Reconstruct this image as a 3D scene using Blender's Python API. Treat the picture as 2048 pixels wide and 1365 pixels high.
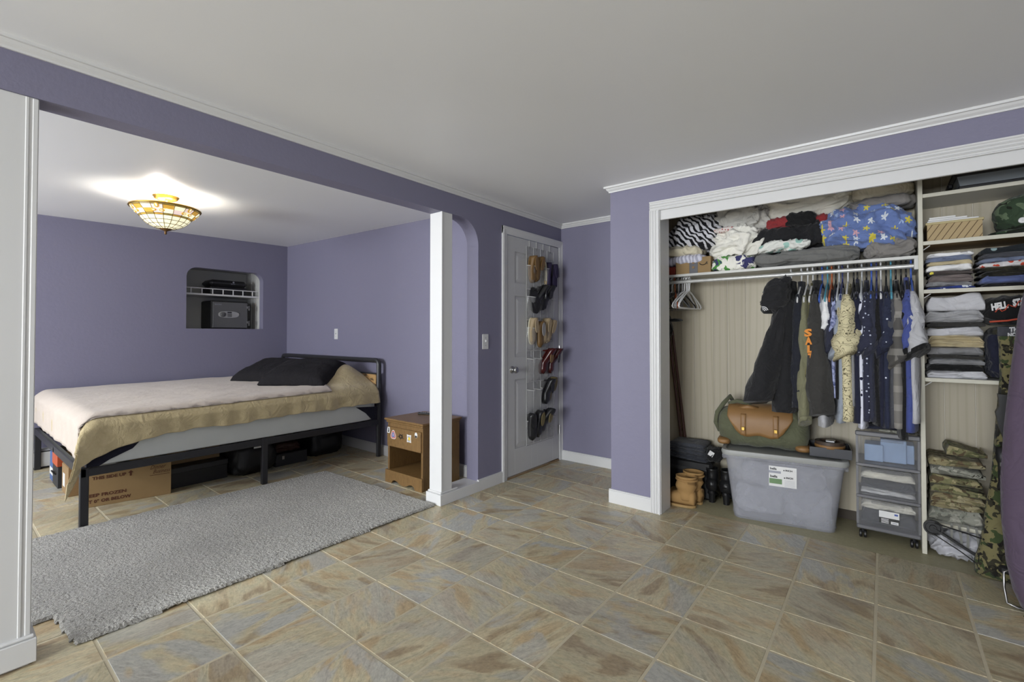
import bpy, bmesh, math, random
from mathutils import Vector, Matrix, noise
random.seed(7)
for o in list(bpy.data.objects): bpy.data.objects.remove(o, do_unlink=True)
scene = bpy.context.scene
COL = scene.collection
PI = math.pi

# ------------------------------------------------------------------ camera
F_PX = 930.58
cam_d = bpy.data.cameras.new('camera'); cam = bpy.data.objects.new('camera', cam_d); COL.objects.link(cam)
cam_d.sensor_fit = 'HORIZONTAL'; cam_d.sensor_width = 36.0; cam_d.lens = 36.0 * F_PX / 2048.0
cam_d.shift_y = -28.3 / 2048.0; cam_d.clip_start = 0.02
cam.location = (0, 0, 1.22)
cam.rotation_euler = (math.radians(90.9), 0, 0.674)
scene.camera = cam

# ------------------------------------------------------------------ light
world = bpy.data.worlds.new('daylight'); scene.world = world; world.use_nodes = True
world.node_tree.nodes['Background'].inputs[0].default_value = (0.80, 0.90, 1.0, 1)
world.node_tree.nodes['Background'].inputs[1].default_value = 1.0
def area(name, loc, rot, sx, sy, power, col=(1, 1, 1), spread=180):
    d = bpy.data.lights.new(name, 'AREA'); d.shape = 'RECTANGLE'; d.size = sx; d.size_y = sy
    d.energy = power; d.color = col; d.spread = math.radians(spread)
    o = bpy.data.objects.new(name, d); o.location = loc; o.rotation_euler = rot; COL.objects.link(o); return o
# daylight through the windows of the wall behind the camera (they face the closet and the headboard wall)
area('daylight_window_main', (-0.95, -4.76, 1.40), (PI/2, 0, 0), 2.5, 1.45, 275, (0.935, 0.97, 1.0))
area('daylight_window_side', (2.56, 0.3, 1.40), (PI/2, 0, PI/2), 2.6, 1.30, 5, (0.935, 0.97, 1.0))
area('daylight_window_alcove', (-4.35, -2.56, 1.45), (PI/2, 0, 0), 2.2, 1.20, 142, (0.935, 0.97, 1.0))
vs = scene.view_settings
vs.view_transform = 'Standard'; vs.look = 'None'; vs.exposure = 0.06; vs.gamma = 1.0; vs.use_curve_mapping = False

# ------------------------------------------------------------------ helpers: materials
def lin(c):
    c = c / 255.0
    return c / 12.92 if c <= 0.04045 else ((c + 0.055) / 1.055) ** 2.4
def rgb(r, g, b, k=1.0):
    return (min(0.9, lin(r) * k), min(0.9, lin(g) * k), min(0.9, lin(b) * k), 1.0)
class NT:
    def __init__(s, name):
        s.m = bpy.data.materials.new(name); s.m.use_nodes = True; s.t = s.m.node_tree
        s.b = s.t.nodes['Principled BSDF']
    def n(s, typ, **kw):
        nd = s.t.nodes.new(typ)
        for k, v in kw.items():
            if k in nd.inputs.keys(): nd.inputs[k].default_value = v
            else: setattr(nd, k, v)
        return nd
    def l(s, a, b): s.t.links.new(a, b)
    def coord(s, scale=(1, 1, 1), kind='Object', rand=False):
        tc = s.n('ShaderNodeTexCoord'); mp = s.n('ShaderNodeMapping'); mp.inputs['Scale'].default_value = scale
        s.l(tc.outputs[kind], mp.inputs['Vector'])
        if rand:
            oi = s.n('ShaderNodeObjectInfo'); mu = s.n('ShaderNodeMath', operation='MULTIPLY'); mu.inputs[1].default_value = 37.0
            s.l(oi.outputs['Random'], mu.inputs[0]); s.l(mu.outputs[0], mp.inputs['Location'])
        return mp.outputs[0]
    def noise(s, vec, scale, detail=3, rough=0.5, dist=0.0):
        nd = s.n('ShaderNodeTexNoise'); nd.inputs['Scale'].default_value = scale; nd.inputs['Detail'].default_value = detail
        nd.inputs['Roughness'].default_value = rough; nd.inputs['Distortion'].default_value = dist
        s.l(vec, nd.inputs['Vector']); return nd.outputs['Fac']
    def ramp(s, fac, stops, interp='LINEAR'):
        nd = s.n('ShaderNodeValToRGB'); cr = nd.color_ramp; cr.interpolation = interp
        while len(cr.elements) > 1: cr.elements.remove(cr.elements[-1])
        cr.elements[0].position = stops[0][0]; cr.elements[0].color = stops[0][1]
        for p, c in stops[1:]:
            e = cr.elements.new(p); e.color = c
        s.l(fac, nd.inputs[0]); return nd.outputs[0]
    def mix(s, fac, a, b, mode='MIX'):
        nd = s.n('ShaderNodeMix'); nd.data_type = 'RGBA'; nd.blend_type = mode
        if isinstance(fac, float): nd.inputs[0].default_value = fac
        else: s.l(fac, nd.inputs[0])
        for i, v in ((6, a), (7, b)):
            if isinstance(v, tuple): nd.inputs[i].default_value = v
            else: s.l(v, nd.inputs[i])
        return nd.outputs[2]
    def bump(s, h, strength=0.2, dist=0.01):
        nd = s.n('ShaderNodeBump'); nd.inputs['Strength'].default_value = strength; nd.inputs['Distance'].default_value = dist
        s.l(h, nd.inputs['Height']); s.l(nd.outputs[0], s.b.inputs['Normal'])
    def col(s, c):
        if isinstance(c, tuple): s.b.inputs['Base Color'].default_value = c
        else: s.l(c, s.b.inputs['Base Color'])
    def set(s, rough=0.6, metal=0.0, spec=0.5, sheen=0.0):
        s.b.inputs['Roughness'].default_value = rough; s.b.inputs['Metallic'].default_value = metal
        s.b.inputs['Specular IOR Level'].default_value = spec
        if sheen: s.b.inputs['Sheen Weight'].default_value = sheen
        return s
def scale_c(c, k): return (min(1, c[0]*k), min(1, c[1]*k), min(1, c[2]*k), 1)
def plain(name, c, rough=0.5, metal=0.0, var=0.08, nscale=6, bump=0.0, bscale=60, spec=0.5):
    t = NT(name); v = t.coord()
    t.col(t.mix(t.noise(v, nscale, 3), scale_c(c, 1 - var), scale_c(c, 1 + var)))
    if bump: t.bump(t.noise(v, bscale, 3), bump, 0.004)
    t.set(rough, metal, spec); return t.m
def wrinkle_bump(t, v, weave, bump, wr):
    f = t.noise(v, weave, 2)
    w1 = t.noise(v, 9, 2, 0.5, 1.2); ab = t.n('ShaderNodeMath', operation='SUBTRACT'); ab.inputs[1].default_value = 0.5; t.l(w1, ab.inputs[0])
    a2 = t.n('ShaderNodeMath', operation='ABSOLUTE'); t.l(ab.outputs[0], a2.inputs[0])
    b1 = t.n('ShaderNodeBump'); b1.inputs['Strength'].default_value = wr; b1.inputs['Distance'].default_value = 0.05; t.l(a2.outputs[0], b1.inputs['Height'])
    b2 = t.n('ShaderNodeBump'); b2.inputs['Strength'].default_value = bump; b2.inputs['Distance'].default_value = 0.002; t.l(f, b2.inputs['Height']); t.l(b1.outputs[0], b2.inputs['Normal'])
    t.l(b2.outputs[0], t.b.inputs['Normal'])
def fabric(name, c, var=0.12, rough=0.9, weave=260, bump=0.25, sheen=0.15, nscale=9, wr=0.5):
    t = NT(name); v = t.coord(rand=True)
    t.col(t.mix(t.noise(v, nscale, 4), scale_c(c, 1 - var), scale_c(c, 1 + var)))
    wrinkle_bump(t, v, weave, bump, wr); t.set(rough, 0, 0.25, sheen); return t.m
def wood(name, c1, c2, scale=(1, 1, 12), rough=0.45, dist=2.5, ns=3.0):
    t = NT(name); v = t.coord(scale)
    n1 = t.noise(v, ns, 5, 0.6, dist)
    t.col(t.ramp(n1, [(0.3, c1), (0.5, c2), (0.58, c1), (0.72, c2)])); t.bump(n1, 0.08, 0.002); t.set(rough); return t.m
def glassy(name, c, alpha=0.25, rough=0.1, trans_c=None):
    """thin clear or smoky plastic: part see-through, part glossy/diffuse"""
    t = NT(name); tr = t.n('ShaderNodeBsdfTransparent'); tr.inputs[0].default_value = trans_c or (1, 1, 1, 1)
    mx = t.n('ShaderNodeMixShader'); out = t.t.nodes['Material Output']
    v = t.coord(); ns = t.noise(v, 8, 3); rp = t.ramp(ns, [(0.3, (alpha*0.8,)*3 + (1,)), (0.7, (min(1, alpha*1.2),)*3 + (1,))])
    t.l(rp, mx.inputs[0]); t.l(tr.outputs[0], mx.inputs[1]); t.l(t.b.outputs[0], mx.inputs[2]); t.l(mx.outputs[0], out.inputs[0])
    t.col(c); t.set(rough); return t.m
def camo(name, cols, scale=7, bump=0.25):
    t = NT(name); v = t.coord(rand=True)
    base = cols[0]
    c = None
    for i, cc in enumerate(cols[1:]):
        mp = t.n('ShaderNodeMapping'); mp.inputs['Location'].default_value = (i*7.3, i*3.1, i*5.7); t.l(v, mp.inputs[0])
        f = t.ramp(t.noise(mp.outputs[0], scale*(1+0.25*i), 2, 0.5, 0.6), [(0.0, (0, 0, 0, 1)), (0.54 + 0.02*i, (1, 1, 1, 1))], 'CONSTANT')
        c = t.mix(f, c if c is not None else base, cc)
    t.col(c); wrinkle_bump(t, v, 260, bump, 0.55); t.set(0.9, 0, 0.2, 0.1); return t.m

# ------------------------------------------------------------------ helpers: meshes
class MB:
    def __init__(s): s.v = []; s.f = []
    def add(s, vs, fs):
        k = len(s.v); s.v += [tuple(p) for p in vs]; s.f += [tuple(i + k for i in f) for f in fs]; return s
    def box(s, x0, x1, y0, y1, z0, z1, c=0.0):
        if c <= 0:
            P = [(x, y, z) for z in (z0, z1) for y in (y0, y1) for x in (x0, x1)]
            return s.add(P, [(0, 2, 3, 1), (4, 5, 7, 6), (0, 1, 5, 4), (2, 6, 7, 3), (0, 4, 6, 2), (1, 3, 7, 5)])
        c = min(c, (x1-x0)*.49, (y1-y0)*.49, (z1-z0)*.49)
        idx = {}; P = []
        for sx in (0, 1):
            for sy in (0, 1):
                for sz in (0, 1):
                    X = (x0, x1)[sx]; Y = (y0, y1)[sy]; Z = (z0, z1)[sz]
                    xi = X + (c if sx == 0 else -c); yi = Y + (c if sy == 0 else -c); zi = Z + (c if sz == 0 else -c)
                    for ax, p in ((0, (X, yi, zi)), (1, (xi, Y, zi)), (2, (xi, yi, Z))):
                        idx[(sx, sy, sz, ax)] = len(P); P.append(p)
        F = []
        def g(a, b, cc, ax): return idx[(a, b, cc, ax)]
        for k in (0, 1):
            q = [g(k, 0, 0, 0), g(k, 1, 0, 0), g(k, 1, 1, 0), g(k, 0, 1, 0)]; F.append(q if k else q[::-1])
            q = [g(0, k, 0, 1), g(0, k, 1, 1), g(1, k, 1, 1), g(1, k, 0, 1)]; F.append(q if k else q[::-1])
            q = [g(0, 0, k, 2), g(1, 0, k, 2), g(1, 1, k, 2), g(0, 1, k, 2)]; F.append(q if k else q[::-1])
        for a in (0, 1):
            for b in (0, 1):
                q = [g(a, b, 0, 0), g(a, b, 1, 0), g(a, b, 1, 1), g(a, b, 0, 1)]; F.append(q if a == b else q[::-1])
                q = [g(a, 0, b, 0), g(a, 0, b, 2), g(a, 1, b, 2), g(a, 1, b, 0)]; F.append(q if a == b else q[::-1])
                q = [g(0, a, b, 1), g(1, a, b, 1), g(1, a, b, 2), g(0, a, b, 2)]; F.append(q if a == b else q[::-1])
        for a in (0, 1):
            for b in (0, 1):
                for d in (0, 1):
                    q = [g(a, b, d, 0), g(a, b, d, 1), g(a, b, d, 2)]; F.append(q if (a + b + d) % 2 else q[::-1])
        return s.add(P, F)
    def loft(s, rings, caps=True, closed=True):
        n = len(rings[0]); P = [p for r in rings for p in r]; F = []
        for i in range(len(rings) - 1):
            for j in range(n if closed else n - 1):
                a = i*n + j; b = i*n + (j+1) % n; F.append((a, b, b + n, a + n))
        if caps: F.append(tuple(range(n))[::-1]); F.append(tuple(range((len(rings)-1)*n, len(rings)*n)))
        return s.add(P, F)
    def tube(s, pts, r, n=8, closed=False, caps=True):
        pts = [Vector(p) for p in pts]; rings = []; up = None; m = len(pts)
        for i, p in enumerate(pts):
            if closed: d = pts[(i+1) % m] - pts[i-1]
            else: d = pts[min(i+1, m-1)] - pts[max(i-1, 0)]
            d.normalize()
            if up is None:
                up = Vector((0, 0, 1)) if abs(d.z) < 0.9 else Vector((1, 0, 0))
            a = d.cross(up); 
            if a.length < 1e-6: a = d.cross(Vector((0, 1, 0)))
            a.normalize(); b = a.cross(d); up = b
            rr = r[i] if isinstance(r, (list, tuple)) else r
            rings.append([p + a*math.cos(2*PI*k/n)*rr + b*math.sin(2*PI*k/n)*rr for k in range(n)])
        if closed: rings.append(rings[0]); caps = False
        return s.loft(rings, caps)
    def lathe(s, prof, c=(0, 0, 0), n=24, caps=True):
        return s.loft([[(c[0]+r*math.cos(2*PI*k/n), c[1]+r*math.sin(2*PI*k/n), c[2]+z) for k in range(n)] for r, z in prof], caps)
    def prism(s, poly, mp, d0, d1):
        """poly 2d list; mp(u,v,d)->xyz"""
        n = len(poly); P = [mp(u, v, d0) for u, v in poly] + [mp(u, v, d1) for u, v in poly]
        F = [tuple(range(n))[::-1], tuple(range(n, 2*n))] + [(i, (i+1) % n, n + (i+1) % n, n + i) for i in range(n)]
        return s.add(P, F)
    def grid(s, fn, nu, nv, wrap=False):
        P = [fn(i/(nu-1), j/(nv-1)) for i in range(nu) for j in range(nv)]
        F = [(i*nv+j, (i+1)*nv+j, (i+1)*nv+j+1, i*nv+j+1) for i in range(nu-1) for j in range(nv-1)]
        return s.add(P, F)
    def xf(s, M):
        s.v = [tuple(M @ Vector(p)) for p in s.v]; return s
    def mesh(s, name, smooth=False, fix=True):
        me = bpy.data.meshes.new(name); me.from_pydata(s.v, [], s.f)
        if fix:
            bm = bmesh.new(); bm.from_mesh(me); bmesh.ops.recalc_face_normals(bm, faces=bm.faces); bm.to_mesh(me); bm.free()
        if smooth:
            for p in me.polygons: p.use_smooth = True
        me.update(); return me
def tag(o, label, cat=None, group=None, kind=None):
    o['label'] = label
    if cat: o['category'] = cat
    if group: o['group'] = group
    if kind: o['kind'] = kind
    return o
def obj(name, mb, m, parent=None, smooth=False, world=False, label=None, auto=None):
    me = mb if isinstance(mb, bpy.types.Mesh) else mb.mesh(name, smooth)
    if m and not me.materials: me.materials.append(m)
    o = bpy.data.objects.new(name, me); COL.objects.link(o)
    if parent:
        o.parent = parent
        if world: o.matrix_parent_inverse = Matrix.Translation(-Vector(parent.location))
    if label: o['label'] = label
    if auto:
        for p in me.polygons: p.use_smooth = True
        try: me.set_sharp_from_angle(angle=math.radians(auto))
        except Exception: pass
    return o
def thing(name, label, cat, loc=(0, 0, 0), rotz=0, group=None, rot=None):
    o = bpy.data.objects.new(name, None); o.empty_display_size = 0.05; COL.objects.link(o)
    o.location = loc; o.rotation_euler = rot if rot else (0, 0, rotz); tag(o, label, cat, group); return o
def struct(name, mb, m, label, cat, parent=None, auto=None):
    o = obj(name, mb, m, parent, auto=auto); tag(o, label, cat, kind='structure'); return o
def text_mesh(s, size, width=None, bold=0.0, shear=0.0):
    cu = bpy.data.curves.new('txt', 'FONT'); cu.body = s; cu.size = size; cu.offset = bold; cu.shear = shear; cu.resolution_u = 2
    o = bpy.data.objects.new('txt', cu); COL.objects.link(o)
    dg = bpy.context.evaluated_depsgraph_get(); dg.update()
    me = bpy.data.meshes.new_from_object(o.evaluated_get(dg)); bpy.data.objects.remove(o, do_unlink=True)
    if width and len(me.vertices):
        w = max(v.co.x for v in me.vertices) - min(v.co.x for v in me.vertices)
        for v in me.vertices: v.co.x *= width / w
    me.materials.clear(); return me
def lettering(name, s, size, m, parent, origin, xd, yd, width=None, bold=0.0, shear=0.0):
    """flat print: text mesh in the plane of xd,yd (local coordinates of parent)"""
    me = text_mesh(s, size, width, bold, shear); xd = Vector(xd).normalized(); yd = Vector(yd).normalized(); o3 = Vector(origin)
    for v in me.vertices: v.co = o3 + xd*v.co.x + yd*v.co.y
    me.materials.append(m); o = bpy.data.objects.new(name, me); COL.objects.link(o); o.parent = parent; return o
def nz(x, y, z): return noise.noise(Vector((x, y, z)))
def spow(a, e): return math.copysign(abs(a) ** e, a)
def blob(c, s, e1=0.6, e2=0.6, amp=0.015, freq=6.0, seed=0.0, nu=44, nv=26, flat=None, ridge=True, rotz=0.0, shear=(0, 0), stretch=(1, 1, 1)):
    """soft crumpled volume: superellipsoid with cloth-like ridged folds; flat = z below which it is flattened"""
    mb = MB(); rings = []; cr, sr = math.cos(rotz), math.sin(rotz)
    for i in range(nv + 1):
        ph = -PI/2 + PI*i/nv; ring = []
        for j in range(nu):
            th = 2*PI*j/nu
            cx = spow(math.cos(ph), e1)*spow(math.cos(th), e2); cy = spow(math.cos(ph), e1)*spow(math.sin(th), e2); cz = spow(math.sin(ph), e1)
            p = Vector((cx*s[0], cy*s[1], cz*s[2]))
            q = Vector((p.x*stretch[0], p.y*stretch[1], p.z*stretch[2]))*freq*1.5 + Vector((seed*3.7, seed*1.3, seed*2.1))
            wq = q + 0.9*Vector((noise.noise(q*0.6 + Vector((9, 2, 4))), noise.noise(q*0.6 + Vector((1, 7, 3))), noise.noise(q*0.6 + Vector((4, 4, 8)))))
            n1 = noise.noise(wq); n2 = noise.noise(wq*2.2 + Vector((5, 1, 9))); n0 = noise.noise(q*0.35)
            d = ((0.42 - abs(n1)*2.2) + 0.5*(0.4 - abs(n2)*2.0) + 0.9*n0) if ridge else n1 + 0.4*n2
            nn = Vector((p.x/s[0]**1.6, p.y/s[1]**1.6, p.z/s[2]**1.6)); nn = nn.normalized() if nn.length > 0 else Vector((0, 0, 1))
            p = p + nn*d*amp
            if p.z < -s[2]*0.96: p.z = -s[2]*0.96
            x = p.x + shear[0]*p.z; y = p.y + shear[1]*p.z
            ring.append((c[0] + x*cr - y*sr, c[1] + x*sr + y*cr, c[2] + p.z))
        rings.append(ring)
    return mb.loft(rings, True)
def folded(w, d, h, n=2, seed=0.0, tilt=0.0, sag=0.01, nx=26, bulge=0.014, open_front=False):
    """folded garment lying flat: width along x, folds facing -y. Base at z=0."""
    mb = MB(); rings = []; K = 8*n
    for i in range(nx + 1):
        t = i/nx; x = -w/2 + w*t; edge = min(1.0, 6*min(t, 1 - t) + 0.55)
        ring = []
        hh = h*edge*(1 + 0.32*nz(x*8, seed, 1.0)) 
        for k in range(K + 1):
            u = k/K; zz = hh*u; b = abs(math.sin(PI*n*u))**0.6
            y = -d/2 + 0.02 - bulge*b - 0.020*nz(x*10, u*2*n, seed) - 0.007*nz(x*34, u*7, seed + 4) - 0.012*nz(x*4, 0.3, seed+2)
            ring.append((x, y, zz + 0.010*nz(x*13 + 3, u*3, seed)*(1 if 0 < k < K else 0)))
        for k in range(1, 8):
            u = k/8; ring.append((x, -d/2 + 0.02 + (d - 0.03)*u, hh + sag*nz(x*8, u*4, seed + 7) + 0.006*nz(x*22, u*9, seed)))
        ring.append((x, d/2, hh*0.9)); ring.append((x, d/2, 0.0))
        rings.append([(p[0] , p[1] , max(0.0, p[2]) + tilt*(p[0] + w/2)*(1 if p[2] > h*0.5 else 0)) for p in ring])
    return mb.loft(rings, True)
def grow(mb, loc, rz=0.0, sc=1.0):
    return mb.xf(Matrix.Translation(loc) @ Matrix.Rotation(rz, 4, 'Z') @ Matrix.Scale(sc, 4))
def copy_tree(o, parent=None):
    c = o.copy(); COL.objects.link(c); c.parent = parent
    for ch in list(o.children): 
        d = copy_tree(ch, c)
    return c
# ------------------------------------------------------------------ materials of the setting
def wall_paint(name, c):
    t = NT(name); v = t.coord()
    t.col(t.mix(t.noise(v, 1.5, 3), scale_c(c, 0.985), scale_c(c, 1.015)))
    t.bump(t.noise(v, 38, 4, 0.6), 0.18, 0.006); t.set(0.55, 0, 0.4); return t.m
PURPLE = wall_paint('purple_wall_paint', (0.204, 0.196, 0.276, 1))
WHITE = plain('white_gloss_paint', (0.66, 0.66, 0.655, 1), 0.35, var=0.01)
CEIL = plain('ceiling_paint', (0.88, 0.89, 0.90, 1), 0.45, var=0.015, nscale=2, bump=0.06, bscale=7)
GREYW = plain('niche_paint', (0.55, 0.55, 0.53, 1), 0.6, var=0.03)
GROUT = plain('grout', (0.55, 0.49, 0.35, 1), 0.9, var=0.1, nscale=40)
BLACK = plain('black_plastic', (0.012, 0.012, 0.013, 1), 0.45, var=0.1)
CHROME = plain('brushed_steel', (0.45, 0.45, 0.45, 1), 0.3, 1.0, var=0.05)
def tile_mat():
    t = NT('slate_look_tile'); oi = t.n('ShaderNodeObjectInfo'); tc = t.n('ShaderNodeTexCoord')
    at = t.n('ShaderNodeAttribute'); at.attribute_name = 'tilernd'
    rnd = t.n('ShaderNodeMath', operation='ADD'); t.l(oi.outputs['Random'], rnd.inputs[0]); t.l(at.outputs['Fac'], rnd.inputs[1])
    def h(k):
        m = t.n('ShaderNodeMath', operation='MULTIPLY'); m.inputs[1].default_value = k; t.l(rnd.outputs[0], m.inputs[0])
        f = t.n('ShaderNodeMath', operation='FRACT'); t.l(m.outputs[0], f.inputs[0]); return f.outputs[0]
    rot = t.n('ShaderNodeVectorRotate', rotation_type='Z_AXIS')
    ang = t.n('ShaderNodeMath', operation='MULTIPLY'); ang.inputs[1].default_value = 6.28; t.l(h(13.7), ang.inputs[0])
    t.l(tc.outputs['Object'], rot.inputs['Vector']); t.l(ang.outputs[0], rot.inputs['Angle'])
    cb = t.n('ShaderNodeCombineXYZ'); s3 = t.n('ShaderNodeMath', operation='MULTIPLY'); s3.inputs[1].default_value = 61.0; t.l(h(7.13), s3.inputs[0])
    t.l(s3.outputs[0], cb.inputs[0]); t.l(s3.outputs[0], cb.inputs[2])
    ad = t.n('ShaderNodeVectorMath', operation='ADD'); t.l(rot.outputs[0], ad.inputs[0]); t.l(cb.outputs[0], ad.inputs[1])
    def mapv(sc):
        mp = t.n('ShaderNodeMapping'); mp.inputs['Scale'].default_value = sc; t.l(ad.outputs[0], mp.inputs[0]); return mp.outputs[0]
    tan, ochre, grey, brown, olive = (0.53, 0.455, 0.29, 1), (0.47, 0.355, 0.20, 1), (0.43, 0.43, 0.395, 1), (0.37, 0.285, 0.17, 1), (0.49, 0.445, 0.295, 1)
    big = t.noise(mapv((3.2, 8.5, 3)), 1.0, 2.5, 0.5, 0.5)
    c = t.ramp(big, [(0.36, brown), (0.43, tan), (0.50, olive), (0.55, tan), (0.63, ochre)])
    bg2 = t.noise(mapv((3.2, 6.0, 3)), 1.1, 2.5, 0.55, 0.8)
    gm = t.ramp(bg2, [(0.47, (0, 0, 0, 1)), (0.56, (1, 1, 1, 1))])
    wt = t.n('ShaderNodeMath', operation='MULTIPLY'); t.l(gm, wt.inputs[0]); t.l(h(29.3), wt.inputs[1])
    c = t.mix(wt.outputs[0], c, grey)
    fine = t.noise(mapv((14.0, 60.0, 14)), 1.0, 5, 0.65, 1.0)
    c = t.mix(0.75, c, t.ramp(fine, [(0.25, (0.62, 0.60, 0.58, 1)), (0.5, (1, 1, 1, 1)), (0.75, (1.2, 1.18, 1.15, 1))]), 'MULTIPLY')
    gr = t.noise(mapv((55.0, 90.0, 55)), 1.0, 4, 0.7, 0.6)
    c = t.mix(0.8, c, t.ramp(gr, [(0.28, (0.70, 0.69, 0.67, 1)), (0.5, (1, 1, 1, 1)), (0.72, (1.22, 1.2, 1.16, 1))]), 'MULTIPLY')
    hv = t.n('ShaderNodeHueSaturation'); vv = t.n('ShaderNodeMath', operation='MULTIPLY_ADD'); vv.inputs[1].default_value = 0.22; vv.inputs[2].default_value = 0.90
    t.l(h(3.31), vv.inputs[0]); t.l(vv.outputs[0], hv.inputs['Value']); t.l(c, hv.inputs['Color']); hv.inputs['Saturation'].default_value = 0.95
    t.col(hv.outputs[0]); t.bump(fine, 0.22, 0.004); t.set(0.36, 0, 0.45); return t.m
TILE = tile_mat()
t = NT('closet_vinyl'); v = t.coord((1, 1, 1)); t.col(t.mix(t.noise(v, 40, 4, 0.7), (0.27, 0.25, 0.15, 1), (0.46, 0.42, 0.27, 1))); t.set(0.5); VINYL = t.m

# ------------------------------------------------------------------ the shell
XA = -2.472      # face of the beam wall
XB = -2.592      # its back face
ZC = 2.296       # ceiling
ZB = 2.105       # underside of beam
YC = 3.105       # front of the closet wall
YE = 3.87        # end wall of the little hall
YM = -4.80       # window wall behind the camera
XR = 2.60        # right wall
AX = -6.02; AY = 2.88; AYM = -2.60          # alcove back wall, headboard wall, window wall
TS = 0.32167; TX0 = -1.9698; TY0 = 1.0695
# floor: grout bed, tiles as pieces
floor = struct('floor', MB().box(AX-0.1, XR+0.1, YM-0.1, YE+0.1, -0.10, -0.0016), GROUT, 'beige and grey slate look tiled floor with pale grout', 'floor')
def in_floor(x, y):
    if x < XA + 0.05: return AX < x < XA + 0.2 and AYM < y < (AY if x < XB else YE)
    return XA - 0.2 < x < XR and YM < y < 3.31
def project(x, y, z):
    p = Vector((x, y, z - 1.22)); yw = 0.674; pt = math.radians(0.9)
    fw = Vector((-math.sin(yw)*math.cos(pt), math.cos(yw)*math.cos(pt), math.sin(pt))); r = Vector((math.cos(yw), math.sin(yw), 0)); u = r.cross(fw)
    c = p.dot(fw)
    if c < 0.05: return None
    return 1024 + F_PX*p.dot(r)/c, 654.2 - F_PX*p.dot(u)/c
G = 0.0052
tile_me = MB().box(-TS/2+G, TS/2-G, -TS/2+G, TS/2-G, -0.012, 0.0, 0.0018).mesh('tile'); tile_me.materials.append(TILE)
rest = MB(); rest_r = []
cells = []
for j in range(-14, 16):
    for i in range(-20, 10):
        cx, cy = TX0 + (j+0.5)*TS, TY0 + (i+0.5)*TS
        lo_y, hi_y = cy - TS/2 + G, cy + TS/2 - G; lo_x, hi_x = cx - TS/2 + G, cx + TS/2 - G
        xmax_ok = XR; ymin = YM if cx > XA else AYM
        ymax = 3.31 if cx > -1.25 else (YE if cx > XB-0.05 else AY)
        lo_y = max(lo_y, ymin); hi_y = min(hi_y, ymax); lo_x = max(lo_x, AX); hi_x = min(hi_x, XR)
        if hi_y - lo_y < 0.02 or hi_x - lo_x < 0.02: continue
        if cx > -1.6 and cy > 3.2 and cx < -1.25: hi_y = min(hi_y, 3.31)
        if hi_y - lo_y < 0.02: continue
        pr = project(cx, cy, 0); vis = pr and -160 < pr[0] < 2210 and 0 < pr[1] < 1520
        if vis and cx < -4.9 and cy > 0.75: vis = False      # under the bed, in the dark
        cells.append((vis, cx, cy, lo_x, hi_x, lo_y, hi_y))
nvis = 0
for vis, cx, cy, lx, hx, ly, hy in cells:
    full = hx - lx > TS - 2*G - 1e-4 and hy - ly > TS - 2*G - 1e-4
    if vis:
        if full:
            o = bpy.data.objects.new('tile', tile_me); COL.objects.link(o); o.location = (cx, cy, 0); o.parent = floor
        else:
            o = obj('tile', MB().box(lx-cx, hx-cx, ly-cy, hy-cy, -0.012, 0.0, 0.0018), TILE, floor); o.location = (cx, cy, 0)
        nvis += 1
    else:
        k = len(rest.f); rest.box(lx, hx, ly, hy, -0.012, 0.0, 0.0018); rest_r += [random.random()]*(len(rest.f) - k)
print('tiles in view', nvis)
me = rest.mesh('tile_field', fix=False); at = me.attributes.new('tilernd', 'FLOAT', 'FACE'); at.data.foreach_set('value', rest_r)
o = obj('tile_field', me, TILE, floor); o['kind'] = 'stuff'; o['label'] = 'rest of the slate look tiles'
struct('floor_closet', MB().box(-1.46, 0.95, 3.312, 3.80, -0.004, -0.001), VINYL, 'old olive vinyl flooring inside the closet', 'floor')

# ceilings
struct('ceiling', MB().box(XB, XR, YM, YE, ZC, ZC+0.08), CEIL, 'smooth light grey ceiling of the main room', 'ceiling')
def zalc(x, y): return 2.352 - 0.022*(x - AX) - 0.016*(AY - y)
cl = MB(); pts = [(AX, AYM), (XB+0.02, AYM), (XB+0.02, AY), (AX, AY)]
cl.add([(x, y, zalc(x, y)) for x, y in pts] + [(x, y, 2.5) for x, y in pts], [(0, 1, 2, 3), (7, 6, 5, 4), (0, 4, 5, 1), (1, 5, 6, 2), (2, 6, 7, 3), (3, 7, 4, 0)])
struct('ceiling_alcove', cl, CEIL, 'white ceiling of the bed alcove around the stained glass lamp', 'ceiling')

# beam wall with arch and door opening
w = MB(); DY0, DY1, DZ = 3.025, 3.815, 2.062
w.box(XB, XA, YM, YE+0.1, ZB, ZC+0.05)
w.box(XB, XA, 2.672, DY0-0.01, 0, ZB); w.box(XB, XA, DY0-0.01, DY1+0.01, DZ+0.005, ZB); w.box(XB, XA, DY1+0.01, YE+0.1, 0, ZB)
w.box(XB, XA, YM, -0.06, 0, ZB)
R = 0.19; poly = [(2.672 - R + R*math.sin(a), ZB - R + R*math.cos(a)) for a in [PI/2*k/14 for k in range(15)]] + [(2.672, ZB)]
w.prism(poly, lambda u, v, d: (d, u, v), XB, XA)
struct('wall_left', w, PURPLE, 'purple beam wall with arched corner between room and alcove', 'wall', auto=30)
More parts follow.
